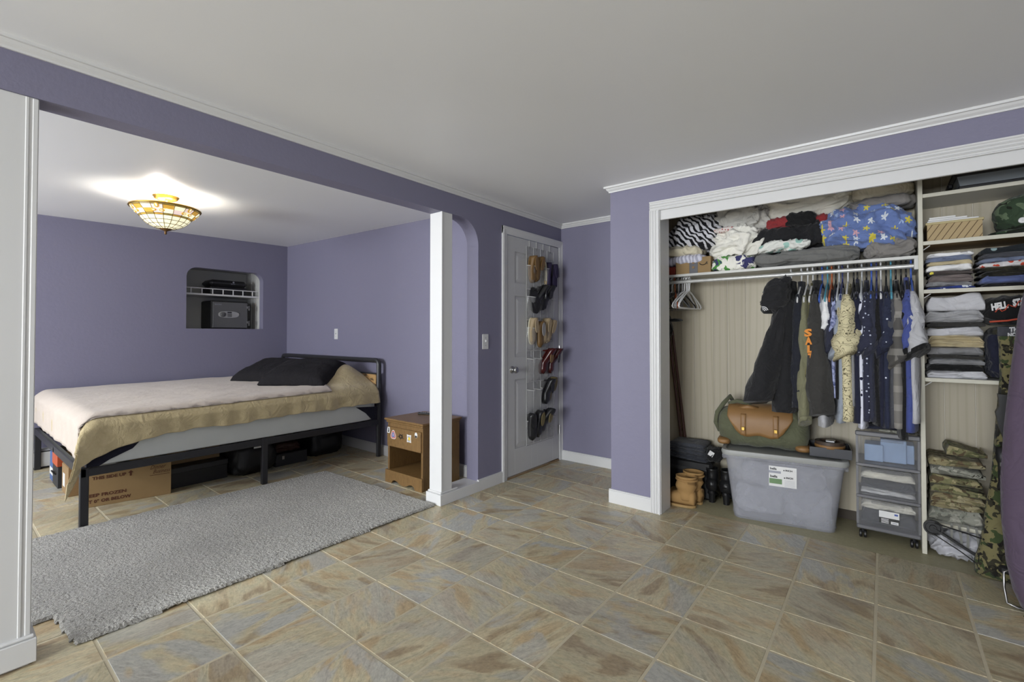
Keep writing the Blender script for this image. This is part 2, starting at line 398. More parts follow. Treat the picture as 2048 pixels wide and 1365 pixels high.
# white end pillar and slim post
p = MB().box(XB-0.01, XA-0.004, -0.06, 0.246, 0, ZB, 0.003)
p.box(XB, XA-0.001, 0.212, 0.222, 0.11, ZB-0.002, 0.002); p.box(XB, XA-0.001, 0.230, 0.2475, 0.11, ZB-0.002, 0.003)
pil = struct('trim_1', p, WHITE, 'wide white cased pillar at the left end of the beam', 'pillar')
b = MB().box(XB-0.02, XA+0.014, -0.06, 0.262, 0.012, 0.098, 0.002); b.box(XB-0.017, XA+0.008, -0.06, 0.258, 0.098, 0.112, 0.005); obj('plinth', b, WHITE, pil)
ps = MB().box(XB-0.006, XA, 2.288, 2.392, 0.06, ZB, 0.002); ps.box(XA-0.016, XA+0.003, 2.2855, 2.298, 0.1, ZB, 0.002)
post = struct('trim_2', ps, WHITE, 'slim white post beside the nightstand under the beam', 'post')
b = MB().box(XB-0.022, XA+0.014, 2.268, 2.672, 0, 0.078, 0.002); b.box(XB-0.014, XA+0.006, 2.276, 2.45, 0.078, 0.092, 0.005); obj('plinth', b, WHITE, post)

# end wall, closet wall, other walls
struct('wall_end', MB().box(XA, -1.46, YE, YE+0.1, 0, ZC), PURPLE, 'purple end wall of the short hall beside the door', 'wall')
c = MB(); CX0, CX1 = -1.19, 1.30
c.box(-1.557, CX0-0.004, YC, YC+0.165, 0, ZC); c.box(CX0-0.004, CX1, YC, YC+0.165, 2.072, ZC); c.box(CX1, XR, YC, YC+0.165, 0, ZC)
c.box(-1.557, -1.46, YC+0.165, YE, 0, ZC)
struct('wall_closet', c, PURPLE, 'pale purple textured wall around the open closet', 'wall')
struct('wall_right', MB().box(XR, XR+0.1, YM, YE, 0, 0.72).box(XR, XR+0.1, YM, YE, 2.10, ZC).box(XR, XR+0.1, YM, -1.05, 0.72, 2.10).box(XR, XR+0.1, 1.65, YE, 0.72, 2.10), PURPLE, 'purple side wall outside the picture on the right', 'wall')
struct('wall_window', MB().box(XB, XR+0.1, YM-0.12, YM, 0, 0.65).box(XB, XR+0.1, YM-0.12, YM, 2.14, ZC).box(XB, -2.25, YM-0.12, YM, 0.65, 2.14).box(0.35, XR+0.1, YM-0.12, YM, 0.65, 2.14), PURPLE, 'purple window wall behind the camera', 'wall')
struct('wall_alcove_window', MB().box(AX-0.1, XB, AYM-0.12, AYM, 0, 0.83).box(AX-0.1, XB, AYM-0.12, AYM, 2.07, 2.4).box(AX-0.1, -5.5, AYM-0.12, AYM, 0.83, 2.07).box(-3.2, XB, AYM-0.12, AYM, 0.83, 2.07), PURPLE, 'purple window wall at the foot side of the alcove', 'wall')
def window(n, x0, x1, y, z0, z1, label):
    m = MB()
    for a, b_ in ((x0, x0+0.05), (x1-0.05, x1), ((x0+x1)/2-0.03, (x0+x1)/2+0.03)): m.box(a, b_, y-0.10, y-0.05, z0, z1)
    m.box(x0, x1, y-0.10, y-0.05, z0, z0+0.05); m.box(x0, x1, y-0.10, y-0.05, z1-0.05, z1)
    o = struct('window_%d' % n, m, WHITE, label, 'window')
    obj('pane', MB().box(x0+0.05, x1-0.05, y-0.078, y-0.072, z0+0.05, z1-0.05), PANE, o)
PANE = glassy('window_glass', (0.8, 0.85, 0.9, 1), 0.12, 0.05)
window(1, -2.25, 0.35, YM, 0.65, 2.14, 'wide white framed window behind the camera')
window(2, -5.5, -3.2, AYM, 0.83, 2.07, 'white framed alcove window facing the headboard')
m = MB()
for a, b_ in ((-1.05, -1.0), (1.60, 1.65), (0.27, 0.33)): m.box(XR+0.05, XR+0.1, a, b_, 0.72, 2.10)
m.box(XR+0.05, XR+0.1, -1.05, 1.65, 0.72, 0.77).box(XR+0.05, XR+0.1, -1.05, 1.65, 2.05, 2.10)
o = struct('window_3', m, WHITE, 'white framed side window right of the camera', 'window')
obj('pane', MB().box(XR+0.072, XR+0.078, -1.0, 1.6, 0.77, 2.05), PANE, o)
# alcove walls
struct('wall_headboard', MB().box(AX-0.1, XB, AY, AY+0.1, 0, 2.5), PURPLE, 'purple wall behind the bed headboard and nightstand', 'wall')
def plate_hole(outer, hole, mp, d0, d1):
    bm = bmesh.new()
    for lp in (outer, hole):
        vs_ = [bm.verts.new(mp(u, v, d1)) for u, v in lp]
        for a in range(len(vs_)): bm.edges.new((vs_[a], vs_[(a+1) % len(vs_)]))
    bmesh.ops.triangle_fill(bm, edges=bm.edges[:], use_beauty=True)
    r = bmesh.ops.extrude_face_region(bm, geom=bm.faces[:])
    dv = Vector(mp(0, 0, d0)) - Vector(mp(0, 0, d1))
    for g in r['geom']:
        if isinstance(g, bmesh.types.BMVert): g.co += dv
    bmesh.ops.recalc_face_normals(bm, faces=bm.faces); me = bpy.data.meshes.new('plate'); bm.to_mesh(me); bm.free(); return me
NY0, NY1, NZ0, NZ1 = 1.768, 2.582, 1.283, 1.972; r = 0.105
hole = [(NY0, NZ0), (NY1, NZ0)] + [(NY1 - r + r*math.cos(a), NZ1 - r + r*math.sin(a)) for a in [PI/2*k/10 for k in range(11)]] + [(NY0 + r + r*math.cos(a), NZ1 - r + r*math.sin(a)) for a in [PI/2 + PI/2*k/10 for k in range(11)]]
struct('wall_back', plate_hole([(AYM, 0), (AY+0.1, 0), (AY+0.1, 2.5), (AYM, 2.5)], hole, lambda u, v, d: (d, u, v), AX-0.10, AX), PURPLE, 'purple alcove wall behind the bed with the arched niche', 'wall', auto=30)
ni = MB(); nx0 = AX-0.50
ni.box(nx0-0.02, nx0, NY0-0.12, NY1+0.06, NZ0-0.02, NZ1+0.05); ni.box(nx0, AX-0.10, NY0-0.12, NY1+0.06, NZ0-0.02, NZ0-0.001); ni.box(nx0, AX-0.10, NY0-0.12, NY1+0.06, NZ1+0.03, NZ1+0.05)
ni.box(nx0, AX-0.10, NY1+0.0, NY1+0.06, NZ0, NZ1+0.03); ni.box(nx0, AX-0.10, NY0-0.12, NY0-0.10, NZ0, NZ1+0.03)
ni.box(AX-0.22, AX-0.20, NY1-0.008, NY1+0.01, NZ0, NZ1+0.02); ni.box(AX-0.34, AX-0.325, NY1-0.008, NY1+0.01, NZ0, NZ1+0.02)
struct('wall_niche', ni, GREYW, 'grey white lining of the arched wall niche', 'niche')

# closet interior: panelled back wall built of grooved panels
t = NT('pale_oak_panelling'); v = t.coord((9, 9, 0.55), rand=True); n1 = t.noise(v, 1.6, 4, 0.55, 1.6)
wv = t.n('ShaderNodeTexWave', wave_type='BANDS', bands_direction='X'); t.l(v, wv.inputs[0]); wv.inputs['Scale'].default_value = 0.8; wv.inputs['Distortion'].default_value = 11.0; wv.inputs['Detail'].default_value = 2.0; wv.inputs['Detail Scale'].default_value = 0.6
t.col(t.mix(t.ramp(wv.outputs['Fac'], [(0.0, (0, 0, 0, 1)), (0.35, (1, 1, 1, 1))]), (0.44, 0.39, 0.285, 1), t.mix(n1, (0.45, 0.40, 0.30, 1), (0.52, 0.47, 0.36, 1)))); t.set(0.5); PANEL = t.m
GROOVE = plain('panel_groove', (0.62, 0.585, 0.50, 1), 0.6)
YB = 3.80
cb = struct('wall_closet_back', MB().box(-1.46, 1.30, YB, YB+0.06, 0.0, ZC), GROOVE, 'pale oak panelled back wall of the closet', 'wall')
xs = [-1.46, -1.275, -1.176, -1.028, -0.93, -0.803, -0.63, -0.53, -0.38, -0.28, -0.12, 0.03, 0.18, 0.28, 0.413, 0.577, 0.72, 0.83, 0.97, 1.12, 1.30]
for a, b_ in zip(xs[:-1], xs[1:]):
    obj('panel', MB().box(a+0.0022, b_-0.0022, YB-0.006, YB+0.002, 0.062, ZC, 0.001), PANEL, cb)
struct('baseboard_closet', MB().box(-1.46, 1.30, YB-0.004, YB, 0, 0.06), plain('dark_baseboard', (0.06, 0.045, 0.03, 1), 0.6), 'dark low baseboard under the closet panelling', 'baseboard')
cs = MB().box(-1.462, -1.452, YC+0.165, YB, 0, ZC).box(CX1-0.01, CX1, YC+0.165, YB, 0, ZC)
struct('wall_closet_side', cs, PANEL, 'pale oak panelled side walls inside the closet', 'wall')

# closet casing, jamb, valance
def fluted(lo, hi, n=3):   # profile across width: (pos, depth)
    w_ = hi - lo; P = [(lo, 0.0), (lo, 0.016)]
    for k in range(n):
        a = lo + w_*(0.08 + 0.84*k/n); e = w_*0.84/n
        P += [(a, 0.016), (a + e*0.25, 0.011), (a + e*0.6, 0.011), (a + e*0.85, 0.017)]
    return P + [(hi, 0.017), (hi, 0.0)]
trim = MB()
trim.prism([(u, d) for u, d in fluted(-1.256, -1.19)], lambda u, d, z: (u, YC - d, z), 0.0, 2.066)
trim.prism([(u, d) for u, d in fluted(2.066, 2.13)], lambda u, d, x: (x, YC - d, u), -1.256, 1.36)
tr3 = struct('trim_3', trim, WHITE, 'white fluted casing around the closet opening', 'casing')
obj('jamb', MB().box(-1.194, -1.186, YC-0.004, YC+0.167, 0, 2.07, 0.001), WHITE, tr3)
obj('valance', MB().box(-1.186, CX1, YC+0.004, YC+0.022, 2.001, 2.072, 0.002), WHITE, tr3, label='flat white valance board under the casing')
# crown moulding
def crown(p0, p1, nrm, m0=0.0, m1=0.0):
    """moulding from p0 to p1 along a wall; nrm = direction into the room; m0,m1 = extra run per unit projection (mitres)"""
    prof = [(0.0, 2.254), (0.008, 2.254), (0.010, 2.262), (0.020, 2.272), (0.026, 2.283), (0.036, 2.284), (0.038, ZC), (0.0, ZC)]
    p0, p1, nrm = Vector(p0), Vector(p1), Vector(nrm); d = (p1 - p0).normalized(); mb = MB()
    mb.loft([[tuple((p0 - d*m0*a) + nrm*a + Vector((0, 0, z))) for a, z in prof], [tuple((p1 + d*m1*a) + nrm*a + Vector((0, 0, z))) for a, z in prof]])
    return mb
cr = crown((XA, YM, 0), (XA, YE, 0), (1, 0, 0), 0, -1); cr.v and None
c2 = crown((XA, YE, 0), (-1.557, YE, 0), (0, -1, 0), -1, -1); c3 = crown((-1.557, YC, 0), (XR, YC, 0), (0, -1, 0), 1, -1); c4 = crown((-1.557, YE, 0), (-1.557, YC, 0), (-1, 0, 0), -1, 1)
for n_, (mb, lb) in enumerate(((cr, 'white crown moulding along the purple beam'), (c2, 'white crown moulding above the hall end wall'), (c3, 'white crown moulding above the closet'), (c4, 'white crown moulding on the hidden hall side of the closet'))):
    struct('trim_%d' % (4 + n_), mb, WHITE, lb, 'moulding')
# thin white line where the alcove ceiling meets its walls is just paint; baseboards
def baseb(mb, x0, x1, y0, y1, h=0.09):
    mb.box(x0, x1, y0, y1, 0, h - 0.008, 0.001); sx = 0.004
    mb.box(x0 + (sx if x1-x0 < 0.05 else 0), x1 - (sx if x1-x0 < 0.05 else 0), y0 + (sx if y1-y0 < 0.05 else 0), y1 - (sx if y1-y0 < 0.05 else 0), h-0.008, h, 0.001); return mb
struct('baseboard_left', baseb(MB(), XA-0.01, XA+0.014, 2.668, 2.957), WHITE, 'white baseboard between the arch and the door casing', 'baseboard')
struct('baseboard_end', baseb(MB(), XA, -1.557, YE-0.014, YE+0.01, 0.092), WHITE, 'white baseboard on the hall end wall', 'baseboard')
struct('baseboard_closet_front', baseb(baseb(MB(), -1.571, -1.256, YC-0.014, YC+0.01, 0.098), -1.571, -1.547, YC+0.0105, YE, 0.098), WHITE, 'white baseboard left of the closet casing', 'baseboard')
struct('baseboard_headboard', baseb(MB(), AX, XB, AY-0.014, AY+0.01, 0.10), WHITE, 'white baseboard behind the bed and nightstand', 'baseboard')

# ------------------------------------------------------------------ door with casing
cs = MB()
def casing_profile(lo, hi): 
    w_ = hi - lo; return [(lo, 0), (lo, 0.016), (lo + w_*0.25, 0.019), (lo + w_*0.45, 0.014), (lo + w_*0.8, 0.012), (hi, 0.009), (hi, 0)]
cs.prism(casing_profile(2.957, 3.02), lambda u, d, z: (XA + d, u, z), 0, 2.125)
cs.prism([(2.957 + 3.02 - u + 0.863, d) for u, d in casing_profile(2.957, 3.02)], lambda u, d, z: (XA + d, min(u, 3.869), z), 0, 2.125)
cs.prism([(2.062 + 2.125 - u, d) for u, d in casing_profile(2.062, 2.125)], lambda u, d, y: (XA + d + 0.0015, y, u), 2.957, 3.869)
struct('trim_8', cs, WHITE, 'white casing around the six panel door', 'casing')
DOORW = plain('door_paint', (0.54, 0.54, 0.54, 1), 0.4, var=0.02, bump=0.05, bscale=15)
dr = struct('door_1', MB().box(XA-0.034, XA-0.004, DY0, DY1-0.004, 0.022, DZ-0.006, 0.002), DOORW, 'white six panel door behind a clear shoe organizer', 'door')
# rails and stiles proud of the recessed panels
fr = MB(); y0, y1 = DY0, DY1-0.004; ym = (y0+y1)/2; st = 0.105
cols_ = [(y0+st, ym-0.05), (ym+0.05, y1-st)]; rows_ = [(0.24, 0.83), (1.02, 1.55), (1.66, 1.93)]
fr.box(XA-0.006, XA+0.004, y0, y0+st, 0.022, DZ-0.006, 0.001); fr.box(XA-0.006, XA+0.004, y1-st, y1, 0.022, DZ-0.006, 0.001); fr.box(XA-0.006, XA+0.004, ym-0.05, ym+0.05, 0.022, DZ-0.006, 0.001)
for a, b_ in ((0.022, 0.24), (0.83, 1.02), (1.55, 1.66), (1.93, DZ-0.006)):
    for (ya, yb_) in cols_: fr.box(XA-0.006, XA+0.004, ya, yb_, a, b_, 0.001)
obj('door_frame', fr, DOORW, dr)
for ya, yb_ in cols_:
    for za, zb in rows_:
        m = MB(); o1 = 0.018; o2 = 0.045
        m.loft([[(XA-0.0035, ya+e, za+e), (XA-0.0035, yb_-e, za+e), (XA-0.0035, yb_-e, zb-e), (XA-0.0035, ya+e, zb-e)] for e in (0.012,)] + [[(XA+0.003, ya+o2, za+o2), (XA+0.003, yb_-o2, za+o2), (XA+0.003, yb_-o2, zb-o2), (XA+0.003, ya+o2, zb-o2)]])
        obj('door_panel', m, DOORW, dr)
def lathe_x(mb, prof, c, n=20):
    mb.loft([[(c[0]+d, c[1]+r*math.cos(2*PI*k/n), c[2]+r*math.sin(2*PI*k/n)) for k in range(n)] for r, d in prof]); return mb
kn = lathe_x(MB(), [(0.031, 0), (0.031, 0.004), (0.026, 0.008), (0.011, 0.012), (0.011, 0.026), (0.022, 0.032), (0.028, 0.042), (0.027, 0.052), (0.020, 0.060), (0.006, 0.062)], (XA+0.004, 3.088, 0.918))
obj('door_knob', kn, CHROME, dr, smooth=True)
for z in (0.30, 1.06, 1.82):
    obj('hinge', MB().tube([(XA+0.012, DY1+0.002, z-0.045), (XA+0.012, DY1+0.002, z+0.045)], 0.007, 8).box(XA+0.003, XA+0.006, DY1-0.02, DY1+0.0, z-0.045, z+0.045), CHROME, dr)
# switches
def switch(loc, axis, label):
    e = thing('light_switch', label, 'switch', loc)
    if axis == 'x': pl = MB().box(0, 0.006, -0.036, 0.036, -0.06, 0.06, 0.003); tg = MB().box(0.005, 0.016, -0.005, 0.005, -0.004, 0.014, 0.002); sc = [MB().box(0.006, 0.0075, -0.003, 0.003, z-0.003, z+0.003) for z in (-0.03, 0.03)]
    else: pl = MB().box(-0.036, 0.036, -0.006, 0, -0.06, 0.06, 0.003); tg = MB().box(-0.005, 0.005, -0.016, -0.005, -0.004, 0.014, 0.002); sc = [MB().box(-0.003, 0.003, -0.0075, -0.006, z-0.003, z+0.003) for z in (-0.03, 0.03)]
    obj('plate', pl, WHITE, e); obj('toggle', tg, WHITE, e)
    for s_ in sc: obj('screw', s_, CHROME, e)
switch((XA, 2.752, 1.161), 'x', 'white light switch on the dark purple wall beside the door')
switch((-4.85, AY, 1.222), 'y', 'white light switch on the wall above the headboard')

struct('trim_9', MB().box(XA-0.05, XA+0.012, DY0, DY1, 0.0, 0.012, 0.003), wood('threshold_oak', (0.20, 0.12, 0.05, 1), (0.28, 0.18, 0.08, 1), (12, 2, 2)), 'low oak threshold strip under the white door', 'threshold')
# ------------------------------------------------------------------ bed alcove
METAL = plain('black_powder_coat', (0.022, 0.022, 0.025, 1), 0.42, var=0.1)
MATTR = fabric('mattress_cover_white', (0.62, 0.64, 0.60, 1), 0.04, weave=180, wr=0.0)
NAVY = fabric('dark_navy_sheet', (0.012, 0.012, 0.022, 1))
t = NT('tan_plush_fleece'); v = t.coord(); t.col(t.mix(t.noise(v, 22, 4, 0.6), (0.46, 0.37, 0.20, 1), (0.62, 0.515, 0.30, 1))); wrinkle_bump(t, v, 160, 0.9, 0.35); t.set(0.95, 0, 0.15, 0.4); PLUSH = t.m
THROW = fabric('beige_smooth_throw', (0.59, 0.515, 0.445, 1), 0.06, weave=320, bump=0.2, wr=0.12)
t = NT('rustic_board'); v = t.coord((2, 6, 6)); n1 = t.noise(v, 2.2, 4, 0.6, 1.0); n2 = t.noise(v, 5, 2)
t.col(t.mix(t.ramp(n2, [(0.56, (0, 0, 0, 1)), (0.64, (1, 1, 1, 1))]), t.mix(n1, (0.42, 0.24, 0.09, 1), (0.55, 0.36, 0.16, 1)), (0.09, 0.055, 0.03, 1))); t.set(0.5); RUSTIC = t.m
BX0, BX1, BY0, BY1 = -5.98, -3.935, 0.60, 2.83
bed = thing('bed', 'king size bed with black metal frame and rustic wood headboard', 'bed', (-4.96, 1.7, 0))
LEG = [(BX1-0.018, BY0+0.02), (BX1-0.018, 1.715), (BX0+0.018, BY0+0.02), (BX0+0.018, 1.715), (-4.96, 1.715)]
for x, y in LEG: obj('leg', MB().box(x-0.018, x+0.018, y-0.022, y+0.022, 0.0, 0.375, 0.004), METAL, bed, world=True)
obj('side_rail', MB().box(BX1-0.028, BX1-0.002, BY0, BY1-0.02, 0.318, 0.370, 0.004), METAL, bed, world=True)
obj('side_rail', MB().box(BX0+0.002, BX0+0.028, BY0, BY1-0.02, 0.318, 0.370, 0.004), METAL, bed, world=True)
obj('foot_rail', MB().box(BX0, BX1, BY0, BY0+0.03, 0.315, 0.372, 0.004), METAL, bed, world=True)
obj('center_rail', MB().box(-4.98, -4.94, BY0, BY1-0.02, 0.315, 0.36, 0.004), METAL, bed, world=True)
for k in range(10):
    y = 0.80 + k*0.21; obj('slat', MB().box(BX0+0.02, BX1-0.02, y, y+0.06, 0.345, 0.362, 0.003), METAL, bed, world=True)
def rrect_path(x0, x1, z0, z1, y, r, n=6):
    P = [(x0, y, z0), (x0, y, z1-r)] + [(x0+r-r*math.cos(PI/2*k/n), y, z1-r+r*math.sin(PI/2*k/n)) for k in range(1, n+1)]
    return P + [(x1-r, y, z1)] + [(x1-r+r*math.sin(PI/2*k/n), y, z1-r+r*math.cos(PI/2*k/n)) for k in range(1, n+1)] + [(x1, y, 0.0)]
HB = rrect_path(BX0-0.0, BX1-0.02, 0.0, 0.955, 2.815, 0.045)
obj('headboard_frame', MB().tube(HB, 0.024, 8), METAL, bed, world=True, auto=40)
obj('headboard_panel', MB().box(BX0+0.02, BX1-0.05, 2.80, 2.822, 0.56, 0.815, 0.002), RUSTIC, bed, world=True)
obj('headboard_crossbar', MB().box(BX0+0.02, BX1-0.03, 2.795, 2.825, 0.815, 0.828, 0.002), METAL, bed, world=True)
obj('headboard_crossbar', MB().box(BX0+0.02, BX1-0.03, 2.795, 2.825, 0.548, 0.56, 0.002), METAL, bed, world=True)
obj('bracket', MB().box(BX1-0.012, BX1-0.004, 1.63, 1.685, 0.304, 0.317, 0.001), CHROME, bed, world=True)
# mattress, pushed up soft at the open side
def mring(y, k):
    x0, x1, z0, z1, r = -5.95 + (1-k)*0.5, -3.948 - (1-k)*0.5, 0.3725 + (1-k)*0.4, 0.683 - (1-k)*0.4, 0.03
    P = []
    for cx_, cz_, a0 in ((x1-r, z0+0.012, -PI/2), (x1-r, z1-r, 0), (x0+r, z1-r, PI/2), (x0+r, z0+0.012, PI)):
        rz_ = 0.012 if cz_ < 0.5 else r
        P += [(cx_ + r*math.cos(a0 + PI/2*q/5), y, cz_ + rz_*math.sin(a0 + PI/2*q/5)) for q in range(6)]
    return P
mb = MB(); mb.loft([mring(y, k) for y, k in ((0.64, 0.97), (0.645, 0.99), (0.67, 1.0), (1.2, 1.0), (1.8, 1.0), (2.4, 1.0), (2.60, 1.0), (2.70, 0.995), (2.765, 0.98), (2.772, 0.96))])
mt = obj('mattress', mb, MATTR, smooth=True); tag(mt, 'thick white foam mattress on the black bed frame', 'mattress')
# dark fitted sheet corners peeking out
def ztop(x, y):
    z = 0.688 + 0.020*(y - BY0)/2.2
    for cx_ in (-4.47, -5.42):
        z += 0.205*math.exp(-((x-cx_)/0.36)**4)*math.exp(-((y-2.62)/0.23)**2)
    z -= 0.05*max(0, (x + 4.10)/0.15)**2*0.35
    return z + 0.006*nz(x*3, y*3, 2.0) + 0.010*nz(x*7, y*2.5, 5.0)*math.exp(-((y-2.3)/0.4)**2) + 0.003*nz(x*12, y*9, 1.0)
def drape(off, W1, drop_side, drop_foot, y_end, seed, wr=0.012, x0=-5.945, xf=-3.948, yf=0.628):
    def fn(u, v):
        Lt = y_end(v) - yf + drop_foot(0); tt = -drop_foot(v) + (y_end(v) - yf + drop_foot(v))*u
        ds_max = drop_side(max(0.0, tt)); ss = (xf - x0 + W1) * min(1.0, v/0.8) if v <= 0.8 else (xf - x0 + W1) + ds_max*(v - 0.8)/0.2
        ds = max(0.0, ss - (xf - x0)); dt = max(0.0, -tt)
        x = x0 + min(ss, xf - x0); y = yf + max(0.0, tt); z = ztop(x, y) + off
        m_ = min(ds, dt); M_ = max(ds, dt)
        rr = 0.05
        z -= max(0, M_) + 0.45*m_
        bx = min(1.0, ds/0.03); by = min(1.0, dt/0.03)
        x += (0.012 + off)*bx + 0.12*m_ + wr*nz(y*9, ds*3, seed)*min(1, ds/0.1) + 0.01*min(1, ds/0.15)
        y -= (0.012 + off)*by + 0.36*m_ + wr*nz(x*7, dt*3, seed+3)*min(1, dt/0.1)
        # round the edges
        e1 = (xf - x0) - ss; e2 = tt
        if 0 <= e1 < rr: z -= rr*0.45*(1 - e1/rr)**2
        elif ds > 0: z += -rr*0.45 + min(rr*0.45, ds*0.6)*0
        if 0 <= e2 < rr: z -= rr*0.45*(1 - e2/rr)**2
        elif dt > 0: z -= rr*0.45
        return (x, y, z)
    return fn
def side_drop(tt): return 0.130 + 0.095*math.exp(-(tt/0.22)**2) + 0.022*nz(tt*4, 1, 1) + 0.010*nz(tt*11, 3, 1)
pl_ = MB().grid(drape(0.006, 0.0, side_drop, lambda v: 0.20 + 0.13*max(0, (v-0.7)/0.3), lambda v: 2.79, 1.0, 0.030), 150, 130)
bl = obj('plush_blanket', pl_, PLUSH, smooth=True); tag(bl, 'tan plush blanket hanging over the side of the bed', 'blanket')
md = bl.modifiers.new('thick', 'SOLIDIFY'); md.thickness = 0.010; md.offset = 1.0
th_ = MB().grid(drape(0.020, -0.012, lambda tt: 0.0, lambda v: 0.245 + 0.02*nz(v*6, 2, 2), lambda v: 2.40 + 0.12*math.sin(v*5), 4.0, 0.012), 100, 90)
tb = obj('throw_blanket', th_, THROW, smooth=True); tag(tb, 'smooth pinkish beige throw spread over the bed top and foot', 'blanket')
md = tb.modifiers.new('thick', 'SOLIDIFY'); md.thickness = 0.008; md.offset = 1.0
for nm, lab_, P_, F_ in (('fitted_sheet', 'black fitted sheet corner peeking out under the blanket by the headboard', [(-3.946, 2.55, 0.52), (-3.946, 2.79, 0.50), (-3.946, 2.79, 0.374), (-3.946, 2.73, 0.378), (-3.946, 2.66, 0.45), (-4.2, 2.782, 0.50), (-4.2, 2.782, 0.374)], [(0, 1, 2, 3, 4), (1, 5, 6, 2)]),
        ('fitted_sheet', 'black fitted sheet corner peeking out behind the front foot leg', [(-3.944, 0.632, 0.50), (-3.944, 0.90, 0.50), (-3.944, 0.86, 0.455), (-3.944, 0.74, 0.405), (-3.944, 0.69, 0.374), (-3.944, 0.632, 0.374), (-4.3, 0.632, 0.50), (-4.3, 0.632, 0.374)], [(0, 1, 2, 3, 4, 5), (0, 5, 7, 6)])):
    sh = obj(nm, MB().add(P_, F_), NAVY); tag(sh, lab_, 'sheet', 'black sheet corners')
    md = sh.modifiers.new('thick', 'SOLIDIFY'); md.thickness = 0.004
BLACKF = fabric('black_pillow_cotton', (0.013, 0.012, 0.014, 1), 0.15, sheen=0.0, wr=0.25)
def pillow(w, d, h, seed):
    mb = MB(); nu, nv = 30, 24; top = []; 
    def fn(sg):
        def f(u, v):
            a, b_ = 2*u - 1, 2*v - 1; k = max(0.0, (1 - a**4)*(1 - b_**4))
            z = sg*h/2*k**0.42*(1 + 0.18*nz(a*1.6, b_*1.6, seed)) + 0.010*nz(a*4, b_*5, seed+sg)*k**0.3
            pin = 1 - 0.06*(1 - abs(a))*b_**2*0 - 0.05*(1 - a*a)*abs(b_)**3
            pin2 = 1 - 0.05*(1 - b_*b_)*abs(a)**3
            return (a*w/2*pin2, b_*d/2*pin, z)
        return f
    mb.grid(fn(1), nu, nv); mb.grid(fn(-1), nu, nv); return mb
def put_pillow(loc, rz, tilt, label, seed, w=0.64, d=0.46, h=0.17):
    o = obj('pillow', pillow(w, d, h, seed), BLACKF, smooth=True); tag(o, label, 'pillow', 'black pillows')
    o.location = loc; o.rotation_euler = (tilt, 0, rz); return o
put_pillow((-4.47, 2.31, 0.822), math.radians(30), math.radians(20), 'black pillow nearest the nightstand end of the bed', 1.0, 0.68, 0.48, 0.215)
put_pillow((-5.13, 2.31, 0.815), math.radians(22), math.radians(20), 'black pillow lying behind the front black pillow', 5.0, 0.68, 0.48, 0.20)

# nightstand
OAK = wood('honey_oak', (0.16, 0.09, 0.032, 1), (0.225, 0.13, 0.048, 1), (14, 2.0, 2.0), 0.4)
OAKV = wood('honey_oak_upright', (0.145, 0.08, 0.028, 1), (0.20, 0.115, 0.042, 1), (12, 12, 1.5), 0.4)
nt = thing('nightstand', 'honey oak nightstand with one stickered drawer and open shelf', 'nightstand', (-3.02, 2.58, 0))
nx0, nx1, ny0, ny1 = -3.232, -2.792, 2.392, 2.79
obj('side_panel', MB().box(nx0, nx0+0.022, ny0, ny1, 0, 0.495, 0.002), OAKV, nt, world=True); obj('side_panel', MB().box(nx1-0.022, nx1, ny0, ny1, 0, 0.495, 0.002), OAKV, nt, world=True)
obj('back_panel', MB().box(nx0+0.022, nx1-0.022, ny1-0.012, ny1-0.004, 0.08, 0.495), OAKV, nt, world=True)
tp = MB().box(nx0-0.022, nx1+0.022, ny0-0.024, ny1+0.01, 0.508, 0.526, 0.005); tp.box(nx0-0.008, nx1+0.008, ny0-0.012, ny1, 0.490, 0.508, 0.004); obj('top', tp, OAK, nt, world=True)
obj('top_rail', MB().box(nx0+0.02, nx1-0.02, ny0+0.004, ny0+0.03, 0.455, 0.492), OAK, nt, world=True)
obj('shelf', MB().box(nx0+0.02, nx1-0.02, ny0+0.0, ny1-0.01, 0.083, 0.102, 0.002), OAK, nt, world=True)
obj('divider', MB().box(nx0+0.02, nx1-0.02, ny0+0.006, ny1-0.01, 0.292, 0.305), OAK, nt, world=True)
dw = obj('drawer', MB().box(nx0+0.008, nx1-0.012, ny0-0.014, ny0+0.006, 0.298, 0.458, 0.004), OAK, nt, world=True)
# apron with scrolled lower edge
xa, xb = nx0-0.012, nx1+0.006; wv_ = xb - xa
prof = [(0, 0), (0.18, 0), (0.21, 0.022), (0.26, 0.030), (0.33, 0.026), (0.42, 0.008), (0.5, 0.002), (0.58, 0.008), (0.67, 0.026), (0.74, 0.030), (0.79, 0.022), (0.82, 0), (1, 0)]
poly = [(xa + a*wv_, b_) for a, b_ in prof] + [(xb, 0.102), (xa, 0.102)]
obj('apron', MB().prism(poly, lambda u, v, d: (u, d, v), ny0-0.016, ny0+0.004), OAK, nt, world=True)
# stickers on the drawer front
def flat(name, poly, y, m, par):   # thin polygon in the xz plane facing -y, world coordinates
    return obj(name, MB().prism(poly, lambda u, v, d: (u, d, v), y, y+0.0006), m, par, world=True)
SW = plain('sticker_white', (0.75, 0.75, 0.74, 1), 0.4); SR = plain('sticker_red', (0.55, 0.09, 0.05, 1), 0.4); SB = plain('sticker_blue', (0.05, 0.09, 0.35, 1), 0.4); SY = plain('sticker_yellow', (0.75, 0.55, 0.05, 1), 0.4); SK = plain('sticker_black', (0.012, 0.012, 0.012, 1), 0.4)
SGY = plain('sticker_grey', (0.35, 0.36, 0.42, 1), 0.4)
YD = ny0 - 0.0148
def ngon(cx_, cz, rx, rz_, n=18, tri=0.0): return [(cx_ + rx*math.cos(2*PI*k/n + PI/2)*(1 + tri*math.cos(3*(2*PI*k/n))), cz + rz_*math.sin(2*PI*k/n + PI/2)*(1 + tri*math.cos(3*(2*PI*k/n)))) for k in range(n)]
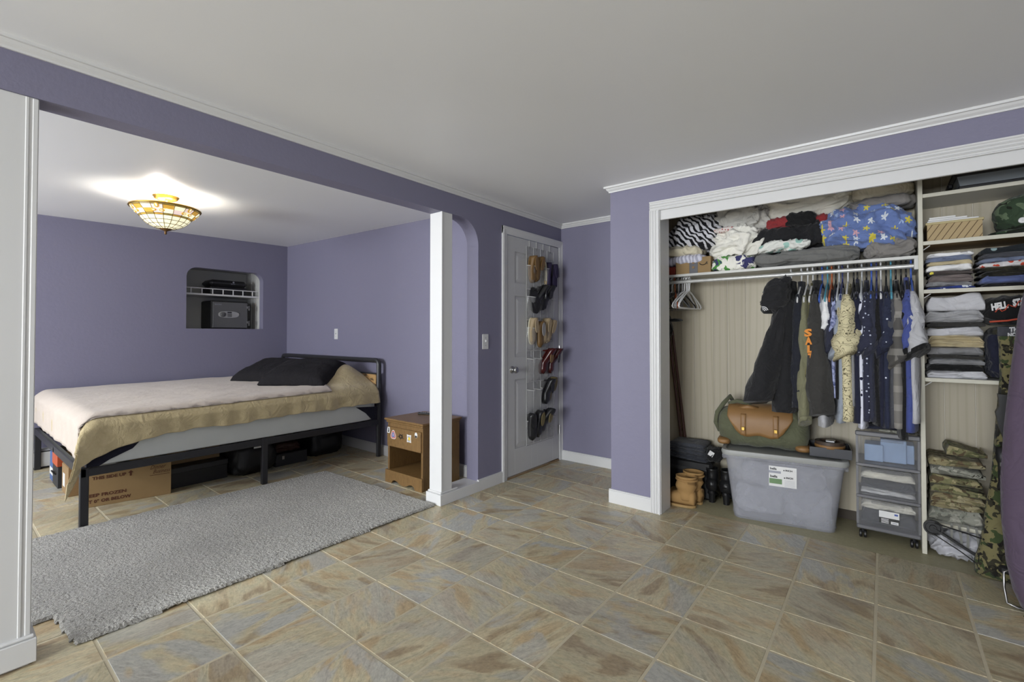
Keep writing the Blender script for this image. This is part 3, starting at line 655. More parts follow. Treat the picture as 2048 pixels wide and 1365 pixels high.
for k, (m_, r_) in enumerate(((SW, 1.0), (SR, 0.86), (SW, 0.62), (SB, 0.55), (SW, 0.3), (SB, 0.18))): flat('sticker', ngon(-3.142, 0.395, 0.033*r_, 0.036*r_, 24, 0.13), YD - 0.0004*k, m_, nt)
flat('sticker', [(-3.222, 0.405), (-3.19, 0.405), (-3.185, 0.43), (-3.19, 0.455), (-3.215, 0.453), (-3.222, 0.43)], YD, SW, nt)
flat('sticker', [(-3.213, 0.412), (-3.2, 0.41), (-3.195, 0.425), (-3.2, 0.449), (-3.207, 0.449), (-3.207, 0.43)], YD-0.0005, SK, nt)
for a in range(10):
    an = 2*PI*a/10 + 0.2; c_ = (-3.045, 0.395); L = 0.042 if a % 2 else 0.030
    flat('sticker', [(c_[0] + 0.010*math.cos(an-0.7), c_[1] + 0.010*math.sin(an-0.7)), (c_[0] + L*1.15*math.cos(an), c_[1] + L*0.75*math.sin(an)), (c_[0] + 0.012*math.cos(an+0.5), c_[1] + 0.012*math.sin(an+0.5))], YD, SK, nt)
flat('sticker', [(-2.968+0.052*a, 0.362+0.062*b_) for a, b_ in ((0, 0), (0.5, 0.06), (1, 0), (0.94, 0.5), (1, 1), (0.5, 0.94), (0, 1), (0.06, 0.5))], YD, SW, nt)
flat('sticker', [(-2.958, 0.398), (-2.926, 0.398), (-2.926, 0.413), (-2.958, 0.413)], YD-0.0005, SGY, nt); flat('sticker', [(-2.958, 0.370), (-2.926, 0.370), (-2.926, 0.386), (-2.958, 0.386)], YD-0.0005, SGY, nt); flat('sticker', ngon(-2.938, 0.392, 0.013, 0.015, 9, 0.15), YD-0.001, SY, nt)
flat('sticker', ngon(-2.857, 0.43, 0.016, 0.022, 16), YD, SW, nt); flat('sticker', [(-2.870, 0.428), (-2.845, 0.426), (-2.848, 0.413), (-2.858, 0.409), (-2.867, 0.414)], YD-0.0005, SK, nt)
rm = thing('remote_control', 'black remote control lying on the nightstand top', 'remote', (-3.09, 2.69, 0.526), math.radians(20))
obj('body', MB().box(-0.08, 0.08, -0.022, 0.022, 0, 0.016, 0.005), BLACK, rm)
for k in range(5): obj('button', MB().box(-0.06 + k*0.022, -0.048 + k*0.022, -0.010, 0.010, 0.015, 0.018, 0.001), SGY, rm)

# rug: dense grey cut pile
t = NT('grey_carpet_pile'); v = t.coord(); f1 = t.noise(v, 120, 3, 0.7); f2 = t.noise(v, 2.2, 2)
c = t.mix(t.ramp(f1, [(0.35, (0, 0, 0, 1)), (0.62, (1, 1, 1, 1))]), (0.30, 0.29, 0.265, 1), (0.47, 0.455, 0.42, 1)); c = t.mix(0.35, c, t.ramp(f2, [(0.35, (0.72, 0.72, 0.72, 1)), (0.65, (1.1, 1.1, 1.1, 1))]), 'MULTIPLY')
t.col(c); t.bump(f1, 0.9, 0.012); t.set(0.97, 0, 0.1, 0.2); CARPET = t.m
RP = [(-2.468, 0.365), (-2.498, 2.262), (-3.865, 2.205), (-3.925, 1.0), (-3.94, -0.75), (-2.80, -0.75), (-2.785, 0.338)]
bm = bmesh.new(); vs_ = [bm.verts.new((x, y, 0.010)) for x, y in RP]; bm.faces.new(vs_)
me0 = bpy.data.meshes.new('tmp'); 
def inside(x, y):
    c_ = False; n = len(RP)
    for i in range(n):
        (x1, y1), (x2, y2) = RP[i], RP[(i+1) % n]
        if (y1 > y) != (y2 > y) and x < (x2-x1)*(y-y1)/(y2-y1) + x1: c_ = not c_
    return c_
bm.free()
ST = 0.0085; rb = MB(); nxr, nyr = int(1.5/ST), int(3.05/ST); idx = {}
def edge_d(x, y):
    d_ = 9
    for i in range(len(RP)):
        a = Vector(RP[i]); b_ = Vector(RP[(i+1) % len(RP)]); ab = b_-a; p_ = Vector((x, y))-a; tt = max(0, min(1, p_.dot(ab)/ab.length_squared)); d_ = min(d_, (p_-ab*tt).length)
    return d_
rng = random.Random(3)
for i in range(nxr):
    for j in range(nyr):
        x = -3.96 + i*ST; y = -0.77 + j*ST
        if not inside(x, y): continue
        d_ = edge_d(x, y); z = (0.018 if d_ > 0.012 else 0.002 + 1.3*d_)
        if y > -0.1: z += (rng.random()-0.5)*0.0045
        idx[(i, j)] = len(rb.v); rb.v.append((x + (rng.random()-.5)*ST*0.7, y + (rng.random()-.5)*ST*0.7, max(0.002, z)))
for (i, j), k in idx.items():
    q = [idx.get((i+1, j)), idx.get((i+1, j+1)), idx.get((i, j+1))]
    if None not in q: rb.f.append((k, q[0], q[1], q[2]))
rg = obj('rug', rb.mesh('rug', False, False), CARPET); tag(rg, 'grey cut pile carpet rug with a notched corner beside the pillar', 'rug')
md = rg.modifiers.new('thick', 'SOLIDIFY'); md.thickness = 0.006; md.offset = -1

# ceiling lamp: stained glass bowl
LX, LY = -4.33, 1.13; LZ = zalc(LX, LY)
lamp = thing('ceiling_lamp', 'stained glass bowl ceiling lamp with brass canopy', 'lamp', (LX, LY, LZ))
BRASS = plain('antique_brass', (0.42, 0.27, 0.07, 1), 0.35, 1.0, var=0.15)
LEAD = plain('dark_came', (0.16, 0.095, 0.03, 1), 0.5, 0.6)
def glass_lit(name, c, e):
    t = NT(name); v = t.coord(); cc = t.mix(t.noise(v, 30, 3), scale_c(c, 0.8), scale_c(c, 1.2)); t.col(cc)
    t.l(cc, t.b.inputs['Emission Color']); t.b.inputs['Emission Strength'].default_value = e; t.set(0.25); return t.m
GC = glass_lit('cream_art_glass', (0.85, 0.80, 0.55, 1), 0.95); GA = glass_lit('amber_art_glass', (0.75, 0.42, 0.06, 1), 0.42); GP = glass_lit('pink_art_glass', (0.85, 0.66, 0.60, 1), 0.70); GO = glass_lit('olive_art_glass', (0.45, 0.33, 0.08, 1), 0.35)
obj('canopy', MB().lathe([(0.0, 0.0), (0.085, 0.0), (0.086, -0.008), (0.076, -0.012), (0.078, -0.020), (0.06, -0.030), (0.03, -0.036), (0.016, -0.042), (0.016, -0.15), (0.0, -0.15)], n=28), BRASS, lamp, smooth=True)
RZ0 = -0.098
PR = [(0.222, RZ0), (0.218, RZ0-0.015), (0.192, RZ0-0.045), (0.168, RZ0-0.078), (0.160, RZ0-0.090), (0.138, RZ0-0.122), (0.108, RZ0-0.150), (0.068, RZ0-0.172), (0.036, RZ0-0.182)]
PR = [(r_, RZ0 + (z_ - RZ0)*0.86) for r_, z_ in PR]
NS = 18
def pane_row(k0, k1, m_, sub=1, name='glass_pane', mats=None, gap=0.035):
    (r0, z0), (r1, z1) = PR[k0], PR[k1]; n = NS*sub; da = 2*PI/n
    mb = MB(); q = []
    seg = 3
    def pt(u, v_, off): 
        r = r0 + (r1-r0)*v_ - off*0.6; z = z0 + (z1-z0)*v_; a = (-0.5+gap + (1-2*gap)*u)*da; return (r*math.cos(a), r*math.sin(a), z)
    g = 0.03
    mb.grid(lambda u, v_: pt(u, g + (1-2*g)*v_, 0), seg+1, 2); mb.grid(lambda u, v_: pt(u, g + (1-2*g)*v_, 0.004), seg+1, 2)
    me = mb.mesh(name)
    for k in range(n):
        mm = (mats[k % len(mats)] if mats else m_)
        if k == 0 or not mats:
            if not me.materials: me.materials.append(mm)
        o = bpy.data.objects.new(name, me); COL.objects.link(o); o.parent = lamp; o.rotation_euler = (0, 0, (k+0.5)*da)
        o.material_slots[0].link = 'OBJECT'; o.material_slots[0].material = mm
pane_row(0, 1, GO, 1); pane_row(1, 2, None, 1, mats=[GC, GP, GA]); pane_row(2, 3, None, 1, mats=[GP, GC, GC, GA]); pane_row(3, 4, None, 1, mats=[GA, GO]); pane_row(4, 5, GC); pane_row(5, 6, GC); pane_row(6, 7, GC)
pane_row(7, 8, GC)
cm = MB()
for k in range(NS):
    a = 2*PI*k/NS; cm.tube([(r*math.cos(a), r*math.sin(a), z) for r, z in PR], 0.0022, 4)
for r, z in (PR[1], PR[3], PR[4], PR[5], PR[6], PR[7]): cm.tube([(r*math.cos(2*PI*k/36), r*math.sin(2*PI*k/36), z) for k in range(36)], 0.0024, 4, closed=True)
obj('came', cm, LEAD, lamp)
obj('rim', MB().tube([(0.224*math.cos(2*PI*k/40), 0.224*math.sin(2*PI*k/40), RZ0) for k in range(40)], 0.0075, 8, closed=True), BRASS, lamp, smooth=True)
for k in range(6):   # flowers in the upper band
    a0 = 2*PI*(k+0.5)/6
    for da_, dz, rx, rz_, m_ in ((0, -0.022, 0.016, 0.020, GA), (0, -0.022, 0.007, 0.013, GC), (-0.14, -0.052, 0.018, 0.011, GA), (0.14, -0.052, 0.018, 0.011, GA), (-0.13, -0.052, 0.010, 0.005, GC), (0.13, -0.052, 0.010, 0.005, GC)):
        r = 0.224 + (dz)*0.85 + 0.006 - (0.0 if m_ is GA else -0.003); a = a0 + da_; mb = MB()
        c_ = Vector((r*math.cos(a), r*math.sin(a), RZ0+dz)); e1 = Vector((-math.sin(a), math.cos(a), 0)); e2 = Vector((math.cos(a)*0.65, math.sin(a)*0.65, 0.76)); nn = Vector((math.cos(a)*0.76, math.sin(a)*0.76, -0.65))
        mb.loft([[tuple(c_ + e1*rx*s_*math.cos(2*PI*j/10) + e2*rz_*s_*math.sin(2*PI*j/10) + nn*h_) for j in range(10)] for s_, h_ in ((1, -0.004), (1, 0), (0.6, 0.003))]); obj('petal', mb, m_, lamp, smooth=True)
obj('finial', MB().lathe([(0.0, RZ0-0.152), (0.045, RZ0-0.152), (0.036, RZ0-0.162), (0.014, RZ0-0.170), (0.006, RZ0-0.178), (0.010, RZ0-0.186), (0.006, RZ0-0.197), (0.0, RZ0-0.20)], n=20), plain('bronze', (0.18, 0.10, 0.04, 1), 0.4, 0.8), lamp, smooth=True)
for k, (dx, dy) in enumerate(((0.07, 0.03), (-0.07, -0.03))):
    d = bpy.data.lights.new('lamp_bulb', 'POINT'); d.energy = 19; d.color = (1.0, 0.95, 0.86); d.shadow_soft_size = 0.03
    o = bpy.data.objects.new('lamp_bulb', d); COL.objects.link(o); o.parent = lamp; o.location = (dx, dy, RZ0-0.05)
    obj('bulb', MB().lathe([(0.004, -0.03), (0.02, -0.02), (0.028, 0.0), (0.02, 0.022), (0.012, 0.035), (0.012, 0.06)], (dx, dy, RZ0-0.085), 12), glass_lit('bulb_glass', (1, 0.92, 0.75, 1), 6.0) if k == 0 else bpy.data.materials['bulb_glass'], lamp, smooth=True)

# niche: wire shelf, safe, lock box
ws = thing('niche_shelf', 'white niche shelf with a low rail above the safe', 'shelf', (AX-0.25, 2.17, 1.672))
obj('board', MB().box(AX-0.50, AX-0.115, NY0-0.10, NY1, 1.672, 1.692, 0.002), WHITE, ws, world=True)
obj('rail', MB().tube([(AX-0.125, NY0-0.10, 1.752), (AX-0.125, NY1, 1.752)], 0.006, 6), WHITE, ws, world=True)
for k in range(8): obj('baluster', MB().tube([(AX-0.125, NY0-0.03 + k*0.11, 1.69), (AX-0.125, NY0-0.03 + k*0.11, 1.752)], 0.006, 6), WHITE, ws, world=True)
SAFE = plain('safe_grey', (0.115, 0.115, 0.115, 1), 0.5, var=0.05); SAFED = plain('safe_side', (0.022, 0.022, 0.022, 1), 0.55)
sx, sy0, sy1, sz0, sz1 = AX-0.13, 2.065, 2.475, 1.284, 1.620
sf = thing('safe', 'grey fire safe with electronic keypad standing in the niche', 'safe', (sx-0.17, 2.28, sz0))
obj('body', MB().box(sx-0.36, sx-0.03, sy0, sy1, sz0, sz1, 0.012), SAFED, sf, world=True)
dd = obj('door', MB().box(sx-0.028, sx, sy0+0.01, sy1-0.02, sz0+0.012, sz1-0.016, 0.004), SAFE, sf, world=True)
kp = obj('keypad', MB().loft([[(sx+d, 2.245 + 0.115*s_*spow(math.cos(2*PI*k/24), 0.75), 1.455 + 0.040*s_*spow(math.sin(2*PI*k/24), 0.8)) for k in range(24)] for s_, d in ((1, -0.002), (1, 0.006), (0.93, 0.010))]), plain('keypad_silver', (0.34, 0.34, 0.34, 1), 0.35), sf, world=True)
obj('dial', lathe_x(MB(), [(0.030, 0.008), (0.030, 0.014), (0.022, 0.022), (0.008, 0.024)], (sx, 2.178, 1.455)), plain('dial_dark', (0.10, 0.10, 0.10, 1), 0.35), sf, world=True, smooth=True)
obj('display', MB().box(sx+0.009, sx+0.012, 2.225, 2.272, 1.473, 1.487), BLACK, sf, world=True)
for a in range(3):
    for b_ in range(3): obj('key', MB().box(sx+0.009, sx+0.0125, 2.228+a*0.017, 2.239+a*0.017, 1.428+b_*0.014, 1.438+b_*0.014), plain('key_grey', (0.05, 0.05, 0.05, 1)) if a+b_ == 0 else bpy.data.materials['key_grey'], sf, world=True)
for z in (1.365, 1.55): obj('hinge', MB().box(sx-0.02, sx+0.012, sy1-0.03, sy1-0.002, z-0.015, z+0.015, 0.003).tube([(sx+0.004, sy1-0.004, z-0.04), (sx+0.004, sy1-0.004, z+0.02)], 0.008, 8), SAFE, sf, world=True)
lo = lettering('brand_print', 'SENTRY', 0.022, SGY, sf, (0, 0, 0), (0, 1, 0), (0, 0, 1)); lo.location = (sx + 0.001 - sf.location.x, 2.09 - sf.location.y, 1.565 - sf.location.z)
lb = thing('lock_box', 'small black lock box on the niche shelf', 'box', (AX-0.30, 2.18, 1.692))
obj('body', MB().box(AX-0.44, AX-0.155, 2.055, 2.455, 1.693, 1.79, 0.012), BLACK, lb, world=True); obj('lid', MB().box(AX-0.445, AX-0.15, 2.05, 2.46, 1.792, 1.868, 0.03), BLACK, lb, world=True)
obj('emblem', lathe_x(MB(), [(0.011, 0), (0.011, 0.002), (0.004, 0.003)], (AX-0.15, 2.30, 1.848), 10), CHROME, lb, world=True)
o = lettering('brand_print', 'SENTRY', 0.014, SGY, lb, (0, 0, 0), (0, 1, 0), (0, 0, 1)); o.location = (AX-0.149-lb.location.x, 2.27-lb.location.y, 1.822-lb.location.z)

# baseboard heater far behind the bed foot
ht = thing('baseboard_heater', 'white baseboard heater on the wall behind the bed', 'heater', (AX+0.03, 0.0, 0))
obj('cover', MB().prism([(0, 0.02), (0.055, 0.02), (0.06, 0.05), (0.06, 0.15), (0.03, 0.18), (0, 0.18)], lambda u, v, d: (AX+0.001+u, d, v), -2.2, 0.9), WHITE, ht, world=True)
obj('slot', MB().box(AX+0.058, AX+0.063, -1.19, 0.89, 0.152, 0.160), BLACK, ht, world=True)

# things under the bed
CARD = plain('cardboard', (0.33, 0.215, 0.095, 1), 0.75, var=0.06, nscale=12, bump=0.05); PRINT = plain('brown_print', (0.10, 0.03, 0.012, 1), 0.7)
CARD2 = plain('cardboard_dark', (0.28, 0.18, 0.085, 1), 0.75, var=0.06)
bx = thing('cardboard_box', 'long cardboard box with brown THIS SIDE UP print under the bed', 'box', (-4.38, 0.665, 0), math.radians(-11.5))
# local: front face along +y at x=0.0.. the box lies behind (-x)
bd = obj('body', MB().box(-0.36, 0.0, 0.0, 0.515, 0, 0.262, 0.002), CARD, bx)
obj('flap', MB().box(-0.355, -0.004, 0.004, 0.511, 0.262, 0.266), CARD, bx)
obj('shipping_label', MB().box(-0.20, -0.06, -0.0012, 0.0002, 0.04, 0.20), SW, bx); obj('barcode', MB().box(-0.185, -0.09, -0.0018, 0.0, 0.055, 0.095), SGY, bx)
X1 = 0.0012
lettering('print', 'THIS SIDE UP', 0.030, PRINT, bx, (X1, 0.065, 0.190), (0, 1, 0), (0, 0, 1), 0.185, 0.0012)
lettering('print', 'KEEP FROZEN', 0.030, PRINT, bx, (X1, 0.025, 0.070), (0, 1, 0), (0, 0, 1), 0.225, 0.0012)
lettering('print', 'AT 0\u00b0 OR BELOW', 0.030, PRINT, bx, (X1, 0.025, 0.028), (0, 1, 0), (0, 0, 1), 0.255, 0.0012)
lettering('print', 'Dinner', 0.044, PRINT, bx, (X1, 0.385, 0.205), (0, 1, 0), (0, 0, 1), 0.095, 0, 0.45)
lettering('print', 'Business', 0.040, PRINT, bx, (X1, 0.402, 0.172), (0, 1, 0), (0, 0, 1), 0.105, 0, 0.45)
for yy in (0.030, 0.275):
    obj('print', MB().prism([(yy-0.006, 0.182), (yy+0.006, 0.182), (yy+0.006, 0.205), (yy+0.016, 0.205), (yy, 0.222), (yy-0.016, 0.205), (yy-0.006, 0.205)], lambda u, v, d: (d, u, v), 0.0004, X1), PRINT, bx)
obj('print', MB().box(0.0004, X1, 0.385, 0.505, 0.158, 0.161), PRINT, bx)
pp = obj('paper_sheet', MB().box(-4.62, -4.40, 0.72, 0.93, 0.268, 0.276, 0.001), SW); tag(pp, 'white paper bundle on top of the printed cardboard box', 'paper')
def card(name, label, x0, x1, y0, y1, z0, h, m, lab=None, cat='box', group=None):
    e = thing(name, label, cat, ((x0+x1)/2, (y0+y1)/2, z0), 0, group)
    obj('body', MB().box(x0, x1, y0, y1, z0, z0+h*0.98, 0.002), m, e, world=True); obj('flap', MB().box(x0+0.004, x1-0.004, y0+0.004, y1-0.004, z0+h*0.98, z0+h), m, e, world=True)
    return e
e = card('cardboard_box', 'small brown carton with a white label at the bed foot', -5.03, -4.77, 0.66, 0.98, 0, 0.22, CARD2)
obj('shipping_label', MB().box(-4.98, -4.90, 0.6585, 0.66, 0.05, 0.15), SW, e, world=True)
e = card('cardboard_box', 'flat carton lying on the labelled carton at the bed foot', -5.08, -4.80, 0.67, 1.05, 0.222, 0.07, CARD)
e = card('shoe_box', 'orange red shoe box at the foot of the bed', -5.33, -5.10, 0.64, 0.90, 0.17, 0.10, plain('orange_red_card', (0.50, 0.09, 0.03, 1), 0.5))
e = card('storage_case', 'dark grey case under the orange red shoe box', -5.34, -5.10, 0.645, 0.92, 0, 0.168, plain('charcoal_case', (0.03, 0.03, 0.033, 1), 0.6), cat='case')
obj('handle', MB().tube([(-5.27, 0.643, 0.10), (-5.27, 0.63, 0.115), (-5.17, 0.63, 0.115), (-5.17, 0.643, 0.10)], 0.006, 6), BLACK, e, world=True)
e = card('paper_bag', 'blue and white carton beside the orange shoe box', -5.52, -5.36, 0.65, 0.88, 0, 0.24, plain('blue_print', (0.06, 0.13, 0.33, 1), 0.5), cat='box')
obj('stripe', MB().box(-5.521, -5.359, 0.6485, 0.6495, 0.05, 0.11), SW, e, world=True)
e = card('storage_box', 'low black storage box with a lid under the bed', -4.78, -4.385, 1.175, 1.60, 0, 0.155, BLACK)
obj('lid', MB().box(-4.785, -4.38, 1.17, 1.605, 0.115, 0.16, 0.004), plain('charcoal_lid', (0.025, 0.025, 0.027, 1), 0.5), e, world=True)
e = card('carton', 'carton printed DELTA resting on the black storage box', -4.80, -4.50, 1.20, 1.58, 0.162, 0.13, CARD2)
lo = lettering('print', 'DELTA', 0.05, BLACK, e, (0, 0, 0), (0, 1, 0), (0, 0, 1), 0.16); lo.location = (-4.4985-e.location.x, 1.33-e.location.y, 0.07)
LEATH = plain('black_nylon', (0.008, 0.008, 0.009, 1), 0.5, var=0.3, bump=0.3, bscale=20)
o = obj('duffel_bag', blob((-4.52, 1.80, 0.14), (0.26, 0.185, 0.145), 0.5, 0.5, 0.02, 7, 3), LEATH, smooth=True); tag(o, 'slumped black bag beside the middle bed leg', 'bag')
e = card('hard_case', 'slim black hard case in the middle under the bed', -4.80, -4.36, 1.99, 2.29, 0, 0.11, plain('black_case', (0.015, 0.016, 0.019, 1), 0.4), cat='case')
obj('latch', MB().box(-4.36, -4.355, 2.05, 2.07, 0.06, 0.09), CHROME, e, world=True)
o = obj('folded_jacket', grow(folded(0.26, 0.34, 0.08, 2, 5), (-4.58, 2.12, 0.112), math.radians(90)), plain('maroon_brown_leather', (0.045, 0.018, 0.012, 1), 0.5, bump=0.2), smooth=True); tag(o, 'dark brown jacket folded on the black hard case', 'jacket')
o = obj('backpack', blob((-4.62, 2.53, 0.125), (0.24, 0.185, 0.13), 0.5, 0.5, 0.022, 8, 8), LEATH, smooth=True); tag(o, 'black leather bag in the corner under the headboard', 'bag')
# ------------------------------------------------------------------ closet fittings
CREAM = plain('chipped_cream_paint', (0.62, 0.60, 0.50, 1), 0.5, var=0.08, nscale=25)
SHELFW = plain('shelf_white', (0.62, 0.62, 0.59, 1), 0.45, var=0.03)
RAW = plain('raw_plywood', (0.26, 0.17, 0.075, 1), 0.6, var=0.15)
YF = 3.461; DX0, DX1 = 0.156, 0.177
dv = obj('closet_divider', MB().box(DX0, DX1, YF, YB-0.008, 0.0, ZC-0.002, 0.0015), CREAM); tag(dv, 'tall cream painted upright board dividing the closet', 'divider')
hs = thing('hanging_shelf', 'long white closet shelf holding the bedding above the rod', 'shelf', (-0.65, 3.6, 1.645))
obj('board', MB().box(-1.45, DX0, YF, YB-0.008, 1.646, 1.664, 0.001), SHELFW, hs, world=True)
obj('cleat', MB().box(DX0-0.018, DX0, YF, YB-0.01, 1.585, 1.646, 0.001), SHELFW, hs, world=True); obj('cleat', MB().box(-1.45, -1.432, YF, YB-0.01, 1.585, 1.646, 0.001), SHELFW, hs, world=True)
RODM = plain('worn_white_rod', (0.62, 0.62, 0.60, 1), 0.3, 0.3, var=0.2, nscale=40)
RY, RZ = 3.52, 1.612
rod = obj('closet_rod', MB().tube([(-1.43, RY, RZ), (DX0-0.018, RY, RZ)], 0.013, 14), RODM, auto=40); tag(rod, 'white metal clothes rod under the closet shelf', 'rod')
SX1 = 0.86
dv2 = obj('closet_divider', MB().box(SX1, SX1+0.02, YF, YB-0.008, 0.0, ZC-0.002, 0.0015), CREAM); tag(dv2, 'cream upright board at the hidden right end of the shelves', 'divider')
SHZ = [2.003, 1.737, 1.467, 0.977, 0.186]
for k, (z, lb_) in enumerate(zip(SHZ, ('top side shelf with the grey lidded tote', 'side shelf holding the wicker basket', 'side shelf with two stacks of folded shirts', 'side shelf with grey folded clothes beside the rifle', 'lowest side shelf under the camouflage trousers'))):
    e = thing('side_shelf', lb_, 'shelf', (0.5, 3.63, z), 0, 'side shelves')
    obj('board', MB().box(DX1, SX1, YF+0.006, YB-0.008, z-0.018, z, 0.001), SHELFW if k in (0, 3, 4) else RAW, e, world=True)
    obj('edge_strip', MB().box(DX1, SX1, YF, YF+0.006, z-0.020, z+0.001, 0.001), CREAM, e, world=True)
    if k in (1, 2, 3): obj('bracket', MB().tube([(DX1+0.001, YF+0.02, z-0.045), (DX1+0.03, YF+0.02, z-0.022)], 0.0025, 6), WHITE, e, world=True)
# ------------------------------------------------------------------ hangers
HM = {'white': plain('hanger_white', (0.68, 0.68, 0.68, 1), 0.35), 'black': plain('hanger_black', (0.012, 0.012, 0.013, 1), 0.35), 'orange': plain('hanger_orange', (0.42, 0.10, 0.03, 1), 0.35), 'blue': plain('hanger_blue', (0.05, 0.12, 0.48, 1), 0.35), 'teal': plain('hanger_teal', (0.08, 0.30, 0.40, 1), 0.35), 'clear': plain('hanger_clear', (0.50, 0.52, 0.54, 1), 0.15), 'navy': plain('hanger_navy', (0.03, 0.04, 0.14, 1), 0.35), 'grey': plain('hanger_grey', (0.30, 0.30, 0.31, 1), 0.4)}
HR = 0.0045
hook_pts = [(0, -0.018, 0.004)] + [(0, -0.0185*math.cos(a), 0.0005 + 0.0185*math.sin(a)) for a in [PI*k/8 for k in range(0, 9)]] + [(0, 0.016, -0.018), (0, 0.002, -0.035), (0, 0, -0.05), (0, 0, -0.085)]
arm = [(0, 0, -0.085), (0, -0.06, -0.105), (0, -0.15, -0.155), (0, -0.195, -0.185), (0, -0.205, -0.203), (0, -0.19, -0.214), (0, 0.19, -0.214), (0, 0.205, -0.203), (0, 0.195, -0.185), (0, 0.15, -0.155), (0, 0.06, -0.105)]
HOOKME = MB().tube(hook_pts, HR, 7).mesh('hook', True); ARMME = MB().tube(arm, HR*1.15, 7, closed=True).mesh('hanger_body', True)
def hanger(x, mat, label, rz=0.0, group='hangers holding clothes', sw=0.0):
    e = thing('clothes_hanger', label, 'hanger', (x, RY, RZ+0.0135), 0, group, rot=(0, sw, rz))
    for nm, me in (('hook', HOOKME), ('body', ARMME)):
        o = bpy.data.objects.new(nm, me); COL.objects.link(o); o.parent = e
        if not me.materials: me.materials.append(HM['white'])
        o.material_slots[0].link = 'OBJECT'; o.material_slots[0].material = HM[mat]
    return e
# empty hangers crowded at the left end of the rod
el = [(-1.300, 'black', 12), (-1.285, 'grey', 18), (-1.268, 'black', 8), (-1.252, 'clear', 20), (-1.235, 'orange', 28), (-1.218, 'black', 15), (-1.205, 'grey', 24), (-1.192, 'black', 30), (-1.176, 'grey', 34), (-1.160, 'white', 40), (-1.147, 'white', 42), (-1.135, 'white', 45), (-1.122, 'white', 47)]
for k, (x, m_, a) in enumerate(el):
    lab = ('empty black hanger first at the far left of the rod', 'empty grey hanger second from the far left rod end', 'empty black hanger third from the far left rod end', 'empty clear hanger just left of the orange hanger', 'empty orange hanger near the left end of the rod', 'empty black hanger just right of the orange hanger', 'empty grey hanger second right of the orange hanger', 'empty black hanger third right of the orange hanger', 'empty grey hanger just left of the four white hangers', 'leftmost of the four empty white hangers', 'second of the four empty white hangers from the left', 'third of the four empty white hangers from the left', 'rightmost empty white hanger facing the bare panelling')[k]
    hanger(x, m_, lab, math.radians((6, -14, 10, -20, 22, -8, 12, -16, 3, -5, 2, -9, -1)[k]), 'empty hangers at the rod end', sw=math.radians((0, 2, -2, 3, -3, 1, -2, 2, 0, 1, -1, 0, 2)[k]))
# ------------------------------------------------------------------ hanging clothes
def garment(x, y0, top, length, tx, hw, sleeve, m, name, label, cat, mat2=None, lean=0.0, seed=0.0, slen=0.30, collar=None, sout=0.05, cuff=None, cz=0.0, group='clothes on the rod', sw_=0.055, swing=0.0, flare=0.0):
    """garment hanging in the y-z plane on the rod; y0 centre; top = shoulder height below the rod"""
    e = thing(name, label, cat, (x, y0, RZ - top), 0, group)
    mb = MB(); rings = []; n = 28; NZ_ = 22
    for i in range(NZ_ + 1):
        s = i/NZ_; z = -length*s
        d = -z
        w = hw*min(1.0, (0.28 + 0.72*min(1.0, d/0.11)**0.75)) + 0.02*s
        th = 1.35*tx*(0.28 + 0.72*min(1.0, d/0.20)) * (1 + 0.28*s)
        ring = []
        for j in range(n):
            a = 2*PI*j/n; cx_, cy_ = spow(math.cos(a), 0.85), spow(math.sin(a), 0.75)
            f = 1 + 0.45*min(1, d/0.15)*nz(cy_*4.5 + seed*2, z*2.2, seed) + 0.15*nz(cy_*11, z*5, seed+3)
            ring.append((cx_*th*f + lean*d + 0.010*min(1, d/0.2)*nz(cy_*3, z*3, seed+9), cy_*w + 0.008*nz(cx_, z*6, seed), z + (0.012*nz(cy_*4, seed, 2) if i == NZ_ else 0)))
        rings.append(ring)
    mb.loft(rings, True); obj('body', mb, m, e, smooth=True)
    if sleeve:
        for sg in (-1, 1):
            rings = []; n2 = 18; NS_ = 14
            for i in range(NS_ + 1):
                s = i/NS_; d = 0.045 + slen*s
                yc = sg*(hw*0.80 + sout*s*(1.0 if sg < 0 else 0.4)); fl = (0.50 + 0.72*s**0.8) if sleeve == 'short' else (0.55 + 0.55*min(1, s*1.6) + flare*s)
                ax = sw_*0.66*fl; ay = sw_*1.05*(0.7 + 0.4*s)
                if sleeve == 'long' and s > 0.95 and cuff: ax *= 0.85; ay *= 0.85
                ring = []
                for j in range(n2):
                    a = 2*PI*j/n2; f = 1 + 0.45*nz(math.cos(a)*2.2 + seed, s*4 + math.sin(a), seed + sg) + 0.2*nz(math.cos(a)*5, s*9, seed) 
                    ring.append((math.cos(a)*ax*f*min(1, 0.5 + 3*s) + lean*d + swing*s*(1 if sg < 0 else 0), yc + math.sin(a)*ay*f*min(1, 0.45 + 2.5*s), -d + (0.025*sg*math.sin(a) + (0.030*math.cos(a) if sleeve == 'short' else 0.012*math.cos(a)))*s))
                rings.append(ring)
            o = obj('sleeve', MB().loft(rings, True), m, e, smooth=True)
            if cuff:
                r0 = rings[-1]; r1 = [(p[0]*1.0, p[1], p[2]-0.018) for p in r0]; cxm = sum(p[0] for p in r0)/n2; cym = sum(p[1] for p in r0)/n2
                sc = lambda r, k: [(cxm + (p[0]-cxm)*k, cym + (p[1]-cym)*k, p[2]) for p in r]
                obj('cuff', MB().loft([sc([(p[0], p[1], p[2]+0.012) for p in r0], 1.06), sc(r1, 1.06), sc(r1, 0.85)], True), cuff, o, smooth=True)
    if collar:
        cm_, h, w_ = collar
        rings = [[(math.cos(2*PI*j/20)*tx*0.62*k + lean*(-zz), math.sin(2*PI*j/20)*w_*k, zz) for j in range(20)] for k, zz in ((1.15, -0.035), (1.05, 0.0), (0.95, h*0.6), (1.0, h), (0.8, h*0.95))]
        obj('collar', MB().loft(rings, True), cm_, e, smooth=True)
    return e
